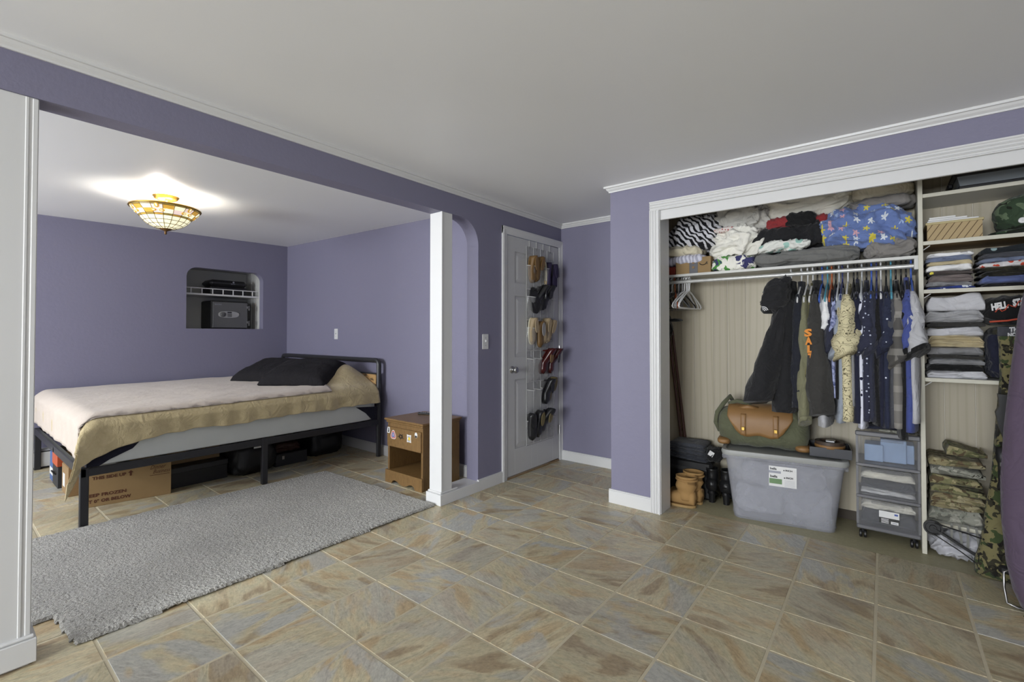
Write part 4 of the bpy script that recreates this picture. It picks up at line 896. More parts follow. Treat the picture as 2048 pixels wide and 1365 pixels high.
FB = lambda n, r, g, b, k=1.6, **kw: fabric(n, rgb(r, g, b, k), **kw)
F_BLACK = FB('black_fleece', 36, 36, 38, 1.0); F_BLACK2 = FB('blue_black_jacket', 36, 38, 46, 1.0); F_OLIVE = FB('olive_shirt', 98, 97, 76); F_CHAR = FB('charcoal_coat', 54, 53, 51, 1.2); F_LGREY = FB('light_grey_knit', 150, 150, 153); F_NAVY = FB('navy_cotton', 46, 48, 62, 1.2); F_NAVY2 = FB('deep_navy', 30, 32, 48, 1.3); F_WHITE = FB('white_cotton', 205, 205, 203); F_BG = FB('blue_grey_cotton', 122, 128, 138); F_GREY = FB('mid_grey_cotton', 112, 112, 114); F_BLUE = FB('royal_blue_pique', 62, 72, 126, 1.3); F_DKG = FB('dark_grey_cotton', 66, 67, 72, 1.3); F_BLKC = FB('black_cotton', 24, 24, 25, 1.2)
CAMO1 = camo('woodland_camo', [rgb(70, 68, 48, 1.4), rgb(96, 92, 64, 1.4), rgb(40, 38, 30, 1.4)], 9)
def dots(name, base, dot, scale=28, size=0.16, rnd=1.0):
    t = NT(name); v = t.coord(rand=True); vo = t.n('ShaderNodeTexVoronoi'); vo.inputs['Scale'].default_value = scale; vo.inputs['Randomness'].default_value = rnd; t.l(v, vo.inputs['Vector'])
    f = t.ramp(vo.outputs['Distance'], [(0.0, (1, 1, 1, 1)), (size, (0, 0, 0, 1))], 'CONSTANT'); t.col(t.mix(f, base, dot)); wrinkle_bump(t, v, 260, 0.2, 0.5); t.set(0.9, 0, 0.2, 0.1); return t.m
F_DOTW = dots('white_navy_dots', rgb(190, 192, 205, 1.5), rgb(35, 36, 60), 22, 0.2); F_PRINT = dots('navy_white_print', rgb(46, 48, 64, 1.2), rgb(165, 170, 185, 1.3), 42, 0.20, 0.5); F_NDOT = dots('navy_dot_shirt', rgb(42, 46, 64, 1.2), rgb(190, 195, 205, 1.3), 24, 0.13)
t = NT('beige_leaf_print'); v = t.coord(rand=True); wv = t.n('ShaderNodeTexWave', wave_type='RINGS'); t.l(v, wv.inputs[0]); wv.inputs['Scale'].default_value = 15; wv.inputs['Distortion'].default_value = 16; wv.inputs['Detail'].default_value = 1.5; wv.inputs['Detail Scale'].default_value = 1.8
t.col(t.mix(t.ramp(wv.outputs['Fac'], [(0.0, (1, 1, 1, 1)), (0.13, (0, 0, 0, 1))]), rgb(168, 160, 130, 1.7), rgb(74, 68, 52, 1.5))); t.set(0.9, 0, 0.2); F_LEAF = t.m
t = NT('grey_plaid'); v = t.coord((1, 1, 1)); sp = t.n('ShaderNodeSeparateXYZ'); t.l(v, sp.inputs[0])
def stripe(src, freq):
    m_ = t.n('ShaderNodeMath', operation='MULTIPLY'); m_.inputs[1].default_value = freq; t.l(src, m_.inputs[0]); s_ = t.n('ShaderNodeMath', operation='SINE'); t.l(m_.outputs[0], s_.inputs[0]); return t.ramp(s_.outputs[0], [(0.0, (0, 0, 0, 1)), (0.45, (1, 1, 1, 1))], 'CONSTANT')
c = t.mix(stripe(sp.outputs[1], 75.0), rgb(70, 68, 66, 1.5), rgb(100, 97, 93, 1.5)); c = t.mix(stripe(sp.outputs[2], 62.0), c, t.mix(0.5, c, rgb(135, 132, 126, 1.5))); t.col(c); t.set(0.9); F_PLAID = t.m
t = NT('blue_tie_dye'); v = t.coord(); t.col(t.ramp(t.noise(v, 14, 3, 0.6, 1.0), [(0.35, rgb(60, 68, 105, 1.3)), (0.55, rgb(150, 156, 188, 1.4)), (0.65, rgb(74, 82, 122, 1.3))])); t.set(0.9); F_TIE = t.m
# (x, hanger colour, garment kwargs)
LOGO = plain('logo_white', (0.72, 0.72, 0.72, 1), 0.6); ORANGE = plain('orange_print', (0.70, 0.25, 0.03, 1), 0.7)
def hang(x, hc, y0, *a, **kw):
    hanger(x, hc, 'hanger of the ' + a[8].split(' on ')[0][:70] if False else kw.pop('hl'))
    return garment(x, y0, *a, **kw)
G = garment
rows = [  # x, hanger, top, len, tx, hw, sleeve, material, name, label, cat, extra
 (-0.470, 'white', 0.095, 0.78, 0.045, 0.225, 'long', F_BLACK, 'fleece_jacket', 'black hooded fleece jacket hanging first on the left', 'jacket', dict(lean=-0.03, seed=1, slen=0.68, sout=0.06, swing=-0.135, sw_=0.085, flare=0.35, collar=(F_BLACK, 0.045, 0.10))),
 (-0.412, 'white', 0.100, 0.74, 0.034, 0.215, 'long', F_BLACK2, 'fleece_jacket', 'blue black zip jacket behind the hooded black fleece', 'jacket', dict(seed=2, slen=0.62, sout=0.0, sw_=0.060, collar=(F_BLACK2, 0.045, 0.07))),
 (-0.378, 'white', 0.110, 0.72, 0.026, 0.220, 'long', F_OLIVE, 'shirt', 'olive long sleeve shirt beside the dark jackets', 'shirt', dict(seed=3, slen=0.76, sout=0.03, sw_=0.055, cuff=F_OLIVE, swing=0.0)),
 (-0.350, 'white', 0.105, 0.70, 0.018, 0.215, 'long', CAMO1, 'hoodie', 'camouflage hoodie with orange lettering down the sleeve', 'hoodie', dict(seed=4, slen=0.58, sout=0.02, sw_=0.045, collar=(CAMO1, 0.035, 0.07))),
 (-0.326, 'black', 0.105, 0.76, 0.046, 0.235, 'long', F_CHAR, 'overcoat', 'charcoal coat with long plain sleeve in the rod middle', 'coat', dict(seed=5, slen=0.72, sout=0.05, sw_=0.066, swing=0.03, flare=0.45, collar=(F_BLACK, 0.05, 0.09))),
 (-0.300, 'blue', 0.105, 0.84, 0.020, 0.205, 'long', F_LGREY, 'sweatshirt', 'light grey sweatshirt squeezed behind the charcoal coat', 'sweatshirt', dict(seed=6, slen=0.70, sout=-0.03, sw_=0.04, lean=0.02)),
 (-0.272, 'teal', 0.115, 0.66, 0.014, 0.205, 'short', F_WHITE, 'tee_shirt', 'white tee shirt with dark sleeve beside the grey sweatshirt', 'shirt', dict(seed=7, slen=0.20, sw_=0.035)),
 (-0.250, 'orange', 0.115, 0.66, 0.016, 0.205, 'short', F_NAVY, 'tee_shirt', 'navy tee shirt on the orange hanger', 'shirt', dict(seed=8, slen=0.33, sw_=0.042)),
 (-0.230, 'black', 0.105, 0.66, 0.012, 0.205, 'short', F_TIE, 'tee_shirt', 'blue and white tie dye shirt among the navy shirts', 'shirt', dict(seed=9, slen=0.22, sw_=0.030)),
 (-0.213, 'clear', 0.110, 0.66, 0.014, 0.205, 'short', F_BLKC, 'polo_shirt', 'dark patterned shirt left of the leaf print shirt', 'shirt', dict(seed=10, slen=0.30, sw_=0.036)),
 (-0.196, 'navy', 0.110, 0.80, 0.020, 0.215, 'short', F_BG, 'tee_shirt', 'blue grey tee shirt behind the leaf print shirt', 'shirt', dict(seed=11, slen=0.36, sw_=0.052, swing=-0.015)),
 (-0.168, 'white', 0.115, 0.78, 0.026, 0.225, 'short', F_LEAF, 'camp_shirt', 'beige camp shirt with brown leaf line print', 'shirt', dict(seed=12, slen=0.36, sw_=0.086, sout=0.06, collar=(F_LEAF, 0.03, 0.06))),
 (-0.140, 'black', 0.105, 0.70, 0.014, 0.205, 'short', F_GREY, 'tee_shirt', 'grey tee shirt right of the leaf print shirt', 'shirt', dict(seed=13, slen=0.24, sw_=0.034)),
 (-0.122, 'black', 0.100, 0.80, 0.018, 0.210, 'short', F_NAVY2, 'polo_shirt', 'deep navy polo right behind the leaf print shirt', 'shirt', dict(seed=14, slen=0.26, sw_=0.040, collar=(F_NAVY2, 0.04, 0.06))),
 (-0.100, 'clear', 0.110, 0.82, 0.014, 0.210, 'short', F_DOTW, 'button_shirt', 'white button shirt with scattered navy dots', 'shirt', dict(seed=15, slen=0.30, sw_=0.040)),
 (-0.078, 'black', 0.105, 0.78, 0.020, 0.220, 'short', F_PRINT, 'button_shirt', 'navy shirt with small white square print', 'shirt', dict(seed=16, slen=0.34, sw_=0.056, sout=0.05, collar=(F_NAVY, 0.035, 0.06))),
 (-0.054, 'blue', 0.100, 0.78, 0.018, 0.220, 'short', F_NAVY, 'polo_shirt', 'navy polo right of the square print shirt', 'shirt', dict(seed=17, slen=0.36, sw_=0.052, sout=0.045)),
 (-0.030, 'navy', 0.105, 0.80, 0.014, 0.212, 'short', F_BLKC, 'tee_shirt', 'black tee shirt between the navy polos', 'shirt', dict(seed=18, slen=0.30, sw_=0.040)),
 (-0.010, 'white', 0.105, 0.80, 0.016, 0.215, 'short', F_NAVY2, 'polo_shirt', 'dark navy polo on a white hanger', 'shirt', dict(seed=19, slen=0.37, sw_=0.050, sout=0.03)),
 (0.014, 'black', 0.110, 0.80, 0.020, 0.220, 'short', F_NDOT, 'button_shirt', 'navy blue shirt with fine white dots', 'shirt', dict(seed=20, slen=0.32, sw_=0.052, sout=0.045)),
 (0.036, 'teal', 0.108, 0.80, 0.016, 0.212, 'short', F_DKG, 'tee_shirt', 'dark grey tee shirt left of the plaid shirt', 'shirt', dict(seed=21, slen=0.30, sw_=0.042)),
 (0.058, 'black', 0.108, 0.80, 0.022, 0.222, 'short', F_PLAID, 'button_shirt', 'grey plaid button shirt near the right end of the rod', 'shirt', dict(seed=22, slen=0.40, sw_=0.052, sout=0.06, collar=(F_PLAID, 0.03, 0.055))),
 (0.082, 'black', 0.105, 0.86, 0.014, 0.212, 'short', F_BLKC, 'tee_shirt', 'black tee shirt between the plaid and the blue shirt', 'shirt', dict(seed=23, slen=0.38, sw_=0.042)),
 (0.104, 'black', 0.102, 0.82, 0.022, 0.220, 'short', F_BLUE, 'polo_shirt', 'royal blue polo second from the right end', 'shirt', dict(seed=24, slen=0.33, sw_=0.056, sout=0.04, collar=(F_BLUE, 0.035, 0.06))),
 (0.126, 'blue', 0.112, 0.76, 0.018, 0.222, 'short', F_LGREY, 'ringer_shirt', 'light grey shirt with black cuffs last on the right', 'shirt', dict(seed=25, slen=0.33, sw_=0.060, sout=0.06, swing=0.012, cuff=F_BLKC, collar=(F_BLKC, 0.025, 0.05))),
]
rows_by = {}
for (x, hc, top, ln, tx, hw, sl, m_, nm, lb_, cat, ex) in rows:
    short = lb_.replace(' hanging first on the left', '').split(' beside ')[0].split(' behind ')[0].split(' right ')[0].split(' left ')[0].split(' on ')[0]
    hanger(x, hc, hc + ' hanger inside the ' + short)
    rows_by[lb_] = garment(x, RY+0.005, top, ln, tx, hw, sl, m_, nm, lb_, cat, **ex)
# prints on sleeves
e = rows_by['camouflage hoodie with orange lettering down the sleeve']
for k, ch in enumerate('SALT'):
    lettering('print', ch, 0.058, ORANGE, e, (-0.020+0.006*k, -0.262-0.0003*k, -0.30 - 0.048*k), (1, 0, 0.1), (0, 0, 1), 0.040-0.004*k, 0.003)
e = rows_by['black hooded fleece jacket hanging first on the left']
obj('hood', blob((-0.055, -0.19, -0.055), (0.075, 0.10, 0.115), 0.8, 0.8, 0.022, 9, 4, shear=(0.25, 0)), F_BLACK, e, smooth=True)
for k in range(3):
    obj('logo', MB().tube([(-0.120 + (0.030-0.009*k)*math.cos(a), -0.272, -0.155 + (0.030-0.009*k)*math.sin(a)) for a in [PI*0.08 + PI/2*0.95*q/6 for q in range(7)]], 0.0028, 5), LOGO, e)
# ------------------------------------------------------------------ bedding on the long shelf
t = NT('zebra_print'); v = t.coord((1, 0.3, 1)); wv = t.n('ShaderNodeTexWave', wave_type='BANDS', bands_direction='DIAGONAL'); t.l(v, wv.inputs[0]); wv.inputs['Scale'].default_value = 14; wv.inputs['Distortion'].default_value = 6; wv.inputs['Detail'].default_value = 1; wv.inputs['Detail Scale'].default_value = 1.3
t.col(t.ramp(wv.outputs['Fac'], [(0.0, rgb(28, 28, 32)), (0.46, rgb(195, 195, 200, 1.3))], 'CONSTANT')); wrinkle_bump(t, v, 200, 0.2, 0.4); t.set(0.9, 0, 0.2, 0.2); ZEBRA = t.m
t = NT('faded_zebra'); v = t.coord((1, 0.3, 1)); wv = t.n('ShaderNodeTexWave', wave_type='BANDS', bands_direction='X'); t.l(v, wv.inputs[0]); wv.inputs['Scale'].default_value = 12; wv.inputs['Distortion'].default_value = 5
t.col(t.ramp(wv.outputs['Fac'], [(0.3, rgb(150, 150, 165, 1.5)), (0.6, rgb(190, 190, 202, 1.5))])); t.set(0.9); FADED = t.m
def flowers(name, base, cols, scale):
    t = NT(name); v = t.coord(); sp = t.n('ShaderNodeSeparateXYZ'); t.l(v, sp.inputs[0]); cb = t.n('ShaderNodeCombineXYZ')
    yy = t.n('ShaderNodeMath', operation='MULTIPLY_ADD'); yy.inputs[1].default_value = 0.7; t.l(sp.outputs[1], yy.inputs[0]); t.l(sp.outputs[2], yy.inputs[2])
    t.l(sp.outputs[0], cb.inputs[0]); t.l(yy.outputs[0], cb.inputs[1])
    vo = t.n('ShaderNodeTexVoronoi', voronoi_dimensions='2D'); vo.inputs['Scale'].default_value = scale; vo.inputs['Randomness'].default_value = 0.75; t.l(cb.outputs[0], vo.inputs['Vector'])
    sub = t.n('ShaderNodeVectorMath', operation='SUBTRACT'); t.l(cb.outputs[0], sub.inputs[0]); t.l(vo.outputs['Position'], sub.inputs[1]); s2 = t.n('ShaderNodeSeparateXYZ'); t.l(sub.outputs[0], s2.inputs[0])
    at = t.n('ShaderNodeMath', operation='ARCTAN2'); t.l(s2.outputs[1], at.inputs[0]); t.l(s2.outputs[0], at.inputs[1])
    m5 = t.n('ShaderNodeMath', operation='MULTIPLY'); m5.inputs[1].default_value = 5; t.l(at.outputs[0], m5.inputs[0]); cs_ = t.n('ShaderNodeMath', operation='COSINE'); t.l(m5.outputs[0], cs_.inputs[0])
    thr = t.n('ShaderNodeMath', operation='MULTIPLY_ADD'); thr.inputs[1].default_value = 0.09; thr.inputs[2].default_value = 0.20; t.l(cs_.outputs[0], thr.inputs[0])
    lt = t.n('ShaderNodeMath', operation='LESS_THAN'); t.l(vo.outputs['Distance'], lt.inputs[0]); t.l(thr.outputs[0], lt.inputs[1])
    sc = t.n('ShaderNodeSeparateColor'); t.l(vo.outputs['Color'], sc.inputs[0])
    st = [(i/len(cols), c_) for i, c_ in enumerate(cols)]; fc = t.ramp(sc.outputs[0], st, 'CONSTANT')
    b2 = t.mix(t.noise(v, 8, 3), scale_c(base, 0.88), scale_c(base, 1.12)); t.col(t.mix(lt.outputs[0], b2, fc)); wrinkle_bump(t, v, 200, 0.2, 0.6); t.set(0.85, 0, 0.2, 0.2); return t.m
FLORAL = flowers('blue_floral_quilt', rgb(94, 112, 158, 1.35), [rgb(190, 176, 70, 1.3), rgb(190, 150, 160, 1.3), rgb(195, 200, 205, 1.3), rgb(190, 176, 70, 1.3), rgb(150, 168, 200, 1.3)], 16)
GREENP = camo('green_navy_leaf_towel', [rgb(205, 203, 195, 1.4), rgb(206, 204, 196, 1.4), rgb(74, 130, 62, 1.4), rgb(58, 58, 96, 1.3)], 11)
F_OFFW = FB('off_white_sheet', 190, 188, 180); F_WARMW = FB('warm_white_quilt', 198, 194, 182); F_GREYW = FB('grey_white_sheet', 160, 158, 152); F_CREAM = FB('cream_pillow_cotton', 190, 182, 160, 1.5); F_TEAL = dots('teal_trim_white_cloth', rgb(195, 196, 190, 1.4), rgb(140, 175, 165, 1.4), 16, 0.35); F_TAUPE = FB('taupe_grey_blanket', 108, 105, 102); F_DGREY = FB('dark_grey_blanket', 92, 92, 90); F_RED = FB('dark_red_lining', 120, 42, 44, 1.5); F_STRIPE = dots('red_striped_cloth', rgb(195, 185, 180, 1.4), rgb(150, 80, 80, 1.4), 60, 0.3)
def soft(name, label, cat, c, s, m, amp=0.02, freq=8, seed=1, e1=0.6, e2=0.6, rz=0.0, shear=(0, 0), group='bedding on the long shelf', stretch=(1, 1, 1), nu=96, nv=56):
    o = obj(name, blob((0, 0, 0), s, e1, e2, amp, freq, seed, nu, nv, rotz=rz, shear=shear, stretch=stretch), m, smooth=True); o.location = c; tag(o, label, cat, group); return o
ZS = 1.665
soft('comforter', 'zebra striped comforter at the left end of the shelf', 'comforter', (-1.115, 3.60, 1.965), (0.205, 0.12, 0.135), ZEBRA, 0.03, 7, 1, 0.7, 0.6, shear=(0.35, 0))
soft('pillow', 'cream pillow squashed under the zebra comforter', 'pillow', (-1.205, 3.595, 1.838), (0.165, 0.13, 0.045), F_CREAM, 0.015, 7, 2, 0.7, 0.5)
soft('pillow', 'pale striped pillow sagging over the shelf boxes', 'pillow', (-1.185, 3.60, 1.772), (0.18, 0.125, 0.045), FADED, 0.012, 7, 3, 0.7, 0.5, shear=(-0.2, 0))
e = thing('gift_box', 'small red box at the far left of the long shelf', 'box', (-1.28, 3.6, ZS), 0); REDB = plain('red_card', (0.25, 0.035, 0.02, 1), 0.5)
obj('body', MB().box(-1.345, -1.222, 3.50, 3.68, ZS, ZS+0.055, 0.002), REDB, e, world=True); obj('lid', MB().box(-1.348, -1.219, 3.497, 3.683, ZS+0.04, ZS+0.062, 0.002), REDB, e, world=True)
e = thing('shipping_box', 'cardboard parcel with a curved arrow logo on the shelf', 'box', (-1.06, 3.6, ZS), 0)
obj('body', MB().box(-1.215, -0.965, 3.492, 3.72, ZS, ZS+0.118, 0.002), CARD, e, world=True); obj('tape', MB().box(-1.115, -1.055, 3.4905, 3.725, ZS, ZS+0.1195, 0.001), plain('grey_tape', (0.10, 0.10, 0.11, 1), 0.4), e, world=True)
obj('logo', MB().tube([(-1.018 + 0.026*math.cos(a), 3.491, ZS+0.078 + 0.020*math.sin(a)) for a in [PI*1.12 + PI*0.76*k/8 for k in range(9)]], 0.0026, 5).tube([(-0.998, 3.491, ZS+0.072), (-0.990, 3.491, ZS+0.080), (-0.989, 3.491, ZS+0.060)], 0.0024, 5), SK, e, world=True)
for k in range(2): obj('button', MB().lathe([(0.0, 0), (0.010, 0), (0.010, 0.003), (0.0, 0.003)], n=12).xf(Matrix.Translation((-1.086, 3.490, ZS+0.045+0.035*k)) @ Matrix.Rotation(PI/2, 4, 'X')), CARD2, e, world=True)
soft('bed_sheet', 'rumpled grey white sheet behind the zebra comforter', 'sheet', (-0.80, 3.66, 2.035), (0.205, 0.12, 0.11), F_GREYW, 0.045, 9, 5)
soft('bed_sheet', 'bunched white fitted sheet in the shelf middle', 'sheet', (-0.81, 3.575, 1.868), (0.19, 0.105, 0.108), F_OFFW, 0.042, 8, 6, 0.75, 0.7)
soft('washcloth', 'red striped cloth tucked on the white sheet', 'cloth', (-0.875, 3.52, 1.955), (0.075, 0.05, 0.018), F_STRIPE, 0.006, 10, 7, rz=-0.2, shear=(0, 0))
soft('beach_towel', 'white towel with green and navy leaf print on the shelf', 'towel', (-0.82, 3.575, ZS+0.052), (0.145, 0.11, 0.053), GREENP, 0.014, 8, 8, 0.5, 0.5)
soft('winter_coat', 'black puffy coat with red lining piled on the shelf', 'coat', (-0.47, 3.60, 1.862), (0.235, 0.115, 0.085), F_BLACK, 0.028, 7, 9, 0.7, 0.6, shear=(0.4, 0))
soft('fleece_vest', 'dark red fleece lining folded over the black coat', 'vest', (-0.50, 3.60, 1.962), (0.12, 0.085, 0.040), F_RED, 0.018, 9, 10, rz=0.1)
soft('knit_hat', 'small black bundle beside the red fleece lining', 'clothing', (-0.42, 3.58, 1.965), (0.085, 0.085, 0.048), F_BLKC, 0.014, 10, 11)
soft('fleece_vest', 'dark red fold behind the black bundle', 'vest', (-0.315, 3.62, 1.955), (0.055, 0.085, 0.045), F_RED, 0.014, 9, 12)
soft('quilt', 'thick warm white quilt pushed to the back of the shelf', 'quilt', (-0.41, 3.68, 2.085), (0.27, 0.10, 0.105), F_WARMW, 0.030, 5, 13, 0.7, 0.6, stretch=(0.7, 1, 1.6))
soft('baby_blanket', 'small white cloth with teal edging on the black coat', 'cloth', (-0.50, 3.485, 1.795), (0.145, 0.045, 0.034), F_TEAL, 0.016, 11, 14, shear=(0.5, 0))
soft('fleece_blanket', 'dark grey rolled blanket along the shelf front', 'blanket', (-0.395, 3.565, ZS+0.052), (0.285, 0.118, 0.054), F_DGREY, 0.022, 7, 15, 0.55, 0.5, stretch=(0.6, 1, 1.4))
soft('floral_quilt', 'blue quilt with yellow and pink flowers on the shelf', 'quilt', (-0.080, 3.575, 1.862), (0.215, 0.115, 0.130), FLORAL, 0.045, 6, 16, 0.75, 0.65, shear=(-0.25, 0))
o = soft('folded_blanket', 'taupe grey folded blanket on top of the floral quilt', 'blanket', (-0.005, 3.62, 2.012), (0.155, 0.11, 0.034), F_TAUPE, 0.014, 8, 17, 0.45, 0.45)
soft('pillow', 'plain cream pillow at the top right of the shelf', 'pillow', (0.0, 3.68, 2.095), (0.15, 0.10, 0.05), F_CREAM, 0.008, 5, 18, 0.6, 0.5)
soft('rolled_blanket', 'taupe rolled blanket beside the closet divider', 'blanket', (0.03, 3.56, ZS+0.058), (0.120, 0.10, 0.060), F_TAUPE, 0.020, 11, 19, 0.8, 0.6)
# ------------------------------------------------------------------ right hand shelves
e = thing('storage_tote', 'grey plastic tote with black lid on the top side shelf', 'bin', (0.55, 3.62, 2.003))
TOTE = plain('grey_tote_plastic', (0.22, 0.245, 0.265, 1), 0.35); 
obj('body', MB().loft([[(0.57 + sx_*w_, 3.63 + sy_*0.15, z) for sx_, sy_ in ((-1, -1), (1, -1), (1, 1), (-1, 1))] for w_, z in ((0.235, 2.004), (0.25, 2.075))]), TOTE, e, world=True)
obj('lid', MB().box(0.305, 0.835, 3.466, 3.785, 2.075, 2.115, 0.012), BLACK, e, world=True); obj('base_band', MB().box(0.325, 0.815, 3.474, 3.785, 2.0045, 2.022, 0.004), BLACK, e, world=True)
obj('handle', MB().box(0.288, 0.312, 3.56, 3.70, 2.035, 2.062, 0.006), BLACK, e, world=True)
# basket: slanted wooden slats
e = thing('slat_basket', 'tan slatted wood basket filled with papers on the side shelf', 'basket', (0.31, 3.60, 1.738)); TANW = plain('tan_slat', (0.43, 0.32, 0.16, 1), 0.6, var=0.1); TANE = plain('dark_gap', (0.16, 0.10, 0.05, 1), 0.7)
bx0, bx1, by0, by1, bz0, bz1 = 0.195, 0.415, 3.475, 3.72, 1.739, 1.828
obj('body', MB().box(bx0, bx1, by0+0.004, by1, bz0, bz1), TANE, e, world=True)
obj('rim', MB().box(bx0-0.006, bx1+0.006, by0-0.006, by1+0.004, bz1, bz1+0.013, 0.002), plain('pale_rim', (0.50, 0.42, 0.22, 1), 0.6), e, world=True)
for k in range(-3, 9):
    a = bx0 + k*0.030; w_ = 0.026; sl = 0.055
    P = [(a, bz0), (a+w_, bz0), (a+w_+sl, bz1), (a+sl, bz1)]
    # clip to the front panel
    def clip(P, lim, sign):
        out = []
        for i in range(len(P)):
            p_, q_ = P[i], P[(i+1) % len(P)]; a_, b_ = sign*(p_[0]-lim) >= 0, sign*(q_[0]-lim) >= 0
            if a_: out.append(p_)
            if a_ != b_: tt = (lim-p_[0])/(q_[0]-p_[0]); out.append((lim, p_[1]+tt*(q_[1]-p_[1])))
        return out
    P = clip(P, bx0, 1); P = clip(P, bx1, -1) if len(P) > 2 else P
    if len(P) > 2: obj('slat', MB().prism(P, lambda u, v_, d: (u, d, v_), by0-0.001, by0+0.006), TANW, e, world=True)
for k in range(3): tag(obj('paper_stack', MB().box(bx0+0.002+0.004*k, bx1-0.012-0.045*k, by0+0.01, by1-0.01, bz1+0.0135+0.010*k, bz1+0.0225+0.010*k, 0.001), SW), ('widest white paper pad lying on the slatted basket', 'middle white paper pad on the slatted basket', 'topmost short white paper pad on the slatted basket')[k], 'paper', 'paper pads on the basket')
CAMOG = camo('dark_green_camo', [rgb(48, 62, 46, 1.5), rgb(84, 98, 76, 1.5), rgb(30, 34, 26, 1.4)], 10)
hb = thing('helmet', 'dark green camouflage helmet cover with a white badge', 'helmet', (0.60, 3.62, 1.738))
obj('dome', blob((0.60, 3.62, 1.845), (0.125, 0.13, 0.11), 0.8, 0.9, 0.012, 9, 21), CAMOG, hb, smooth=True, world=True)
obj('brim', blob((0.575, 3.57, 1.752), (0.13, 0.115, 0.013), 0.7, 0.9, 0.006, 9, 22), CAMOG, hb, smooth=True, world=True)
obj('badge', MB().lathe([(0.0, 0), (0.016, 0), (0.014, 0.004), (0.005, 0.005), (0.0, 0.003)], n=16).xf(Matrix.Translation((0.562, 3.492, 1.805)) @ Matrix.Rotation(PI/2, 4, 'X')), SW, hb, world=True)
def stack(items, x0, x1, y, z, group, wob=0.006, d=0.27):
    rng = random.Random(int(x0*1000) + len(items)); zz = z + 0.001
    for k, (h, m_, nm, lb_, cat, n, tilt) in enumerate(items):   # bottom to top
        w_ = (x1 - x0) - rng.uniform(0, 0.02); cx_ = (x0+x1)/2 + rng.uniform(-wob, wob)
        o = obj(nm, folded(w_, d + rng.uniform(-0.01, 0.01), h, n, k*3.1 + x0*10, tilt, 0.012), m_, smooth=True); o.location = (cx_, y + rng.uniform(-wob, wob), zz); tag(o, lb_, cat, group); zz += h*1.0 + 0.0005
F_YEL = dots('dark_shirt_yellow_marks', rgb(72, 66, 64, 1.4), rgb(200, 190, 80, 1.4), 20, 0.2); F_BRN = FB('brown_grey_shirt', 100, 92, 90); F_BLP = dots('blue_white_print', rgb(46, 60, 120, 1.4), rgb(200, 205, 215, 1.4), 40, 0.3); F_BGE = FB('beige_chino', 166, 154, 124, 1.4); F_LBL = FB('slate_blue', 92, 100, 120); F_DEN = FB('denim_blue', 76, 86, 124); F_TEALP = dots('black_teal_print', rgb(40, 44, 48), rgb(130, 150, 152, 1.3), 18, 0.22); F_REDW = dots('white_red_letters', rgb(190, 188, 188, 1.4), rgb(175, 70, 50, 1.4), 26, 0.3); F_OLB = camo('olive_black_stripe', [rgb(44, 43, 36), rgb(60, 58, 46), rgb(30, 30, 28)], 12); F_LG2 = FB('heather_grey', 138, 138, 140); F_PALE = FB('pale_grey_jersey', 168, 168, 172); F_NVY3 = FB('midnight_navy', 34, 36, 52, 1.2)
stack([(0.018, F_BLP, 'folded_shirt', 'blue and white printed shirt at the bottom left stack', 'shirt', 1, 0), (0.022, F_GREY, 'folded_shirt', 'grey folded shirt above the blue printed shirt', 'shirt', 1, 0), (0.040, F_BRN, 'folded_shirt', 'brown grey folded shirt in the left shirt stack', 'shirt', 2, 0), (0.020, F_YEL, 'folded_shirt', 'dark folded shirt with yellow marks', 'shirt', 1, 0), (0.032, F_WHITE, 'folded_shirt', 'white folded shirt above the yellow marked shirt', 'shirt', 1, 0.05), (0.020, F_BGE, 'folded_shirt', 'beige folded shirt in the left shirt stack', 'shirt', 1, 0.05), (0.028, F_LBL, 'folded_shirt', 'slate blue folded shirt near the stack top', 'shirt', 1, 0.04), (0.018, F_WHITE, 'folded_shirt', 'white folded shirt topmost in the left stack', 'shirt', 1, 0.03)], 0.190, 0.385, 3.625, 1.467, 'left stack of folded shirts')
stack([(0.020, F_BLKC, 'folded_shirt', 'black folded shirt at the bottom of the right stack', 'shirt', 1, 0), (0.036, F_DEN, 'folded_jeans', 'denim blue folded trousers in the right stack', 'trousers', 1, 0.05), (0.030, F_OLB, 'folded_shirt', 'dark olive patterned folded shirt', 'shirt', 2, 0.0), (0.018, F_OLB, 'folded_shirt', 'thin dark olive shirt under the red lettered shirt', 'shirt', 1, 0), (0.026, F_REDW, 'folded_shirt', 'white folded shirt with red lettering', 'shirt', 1, 0.03), (0.024, F_LBL, 'folded_shirt', 'blue grey folded shirt above the red lettered one', 'shirt', 1, 0.02), (0.024, F_DKG, 'folded_shirt', 'dark grey folded shirt in the right stack', 'shirt', 1, 0.02), (0.034, F_TEALP, 'folded_shirt', 'black folded shirt with teal print on top', 'shirt', 1, 0.02)], 0.405, 0.70, 3.63, 1.467, 'right stack of folded shirts')
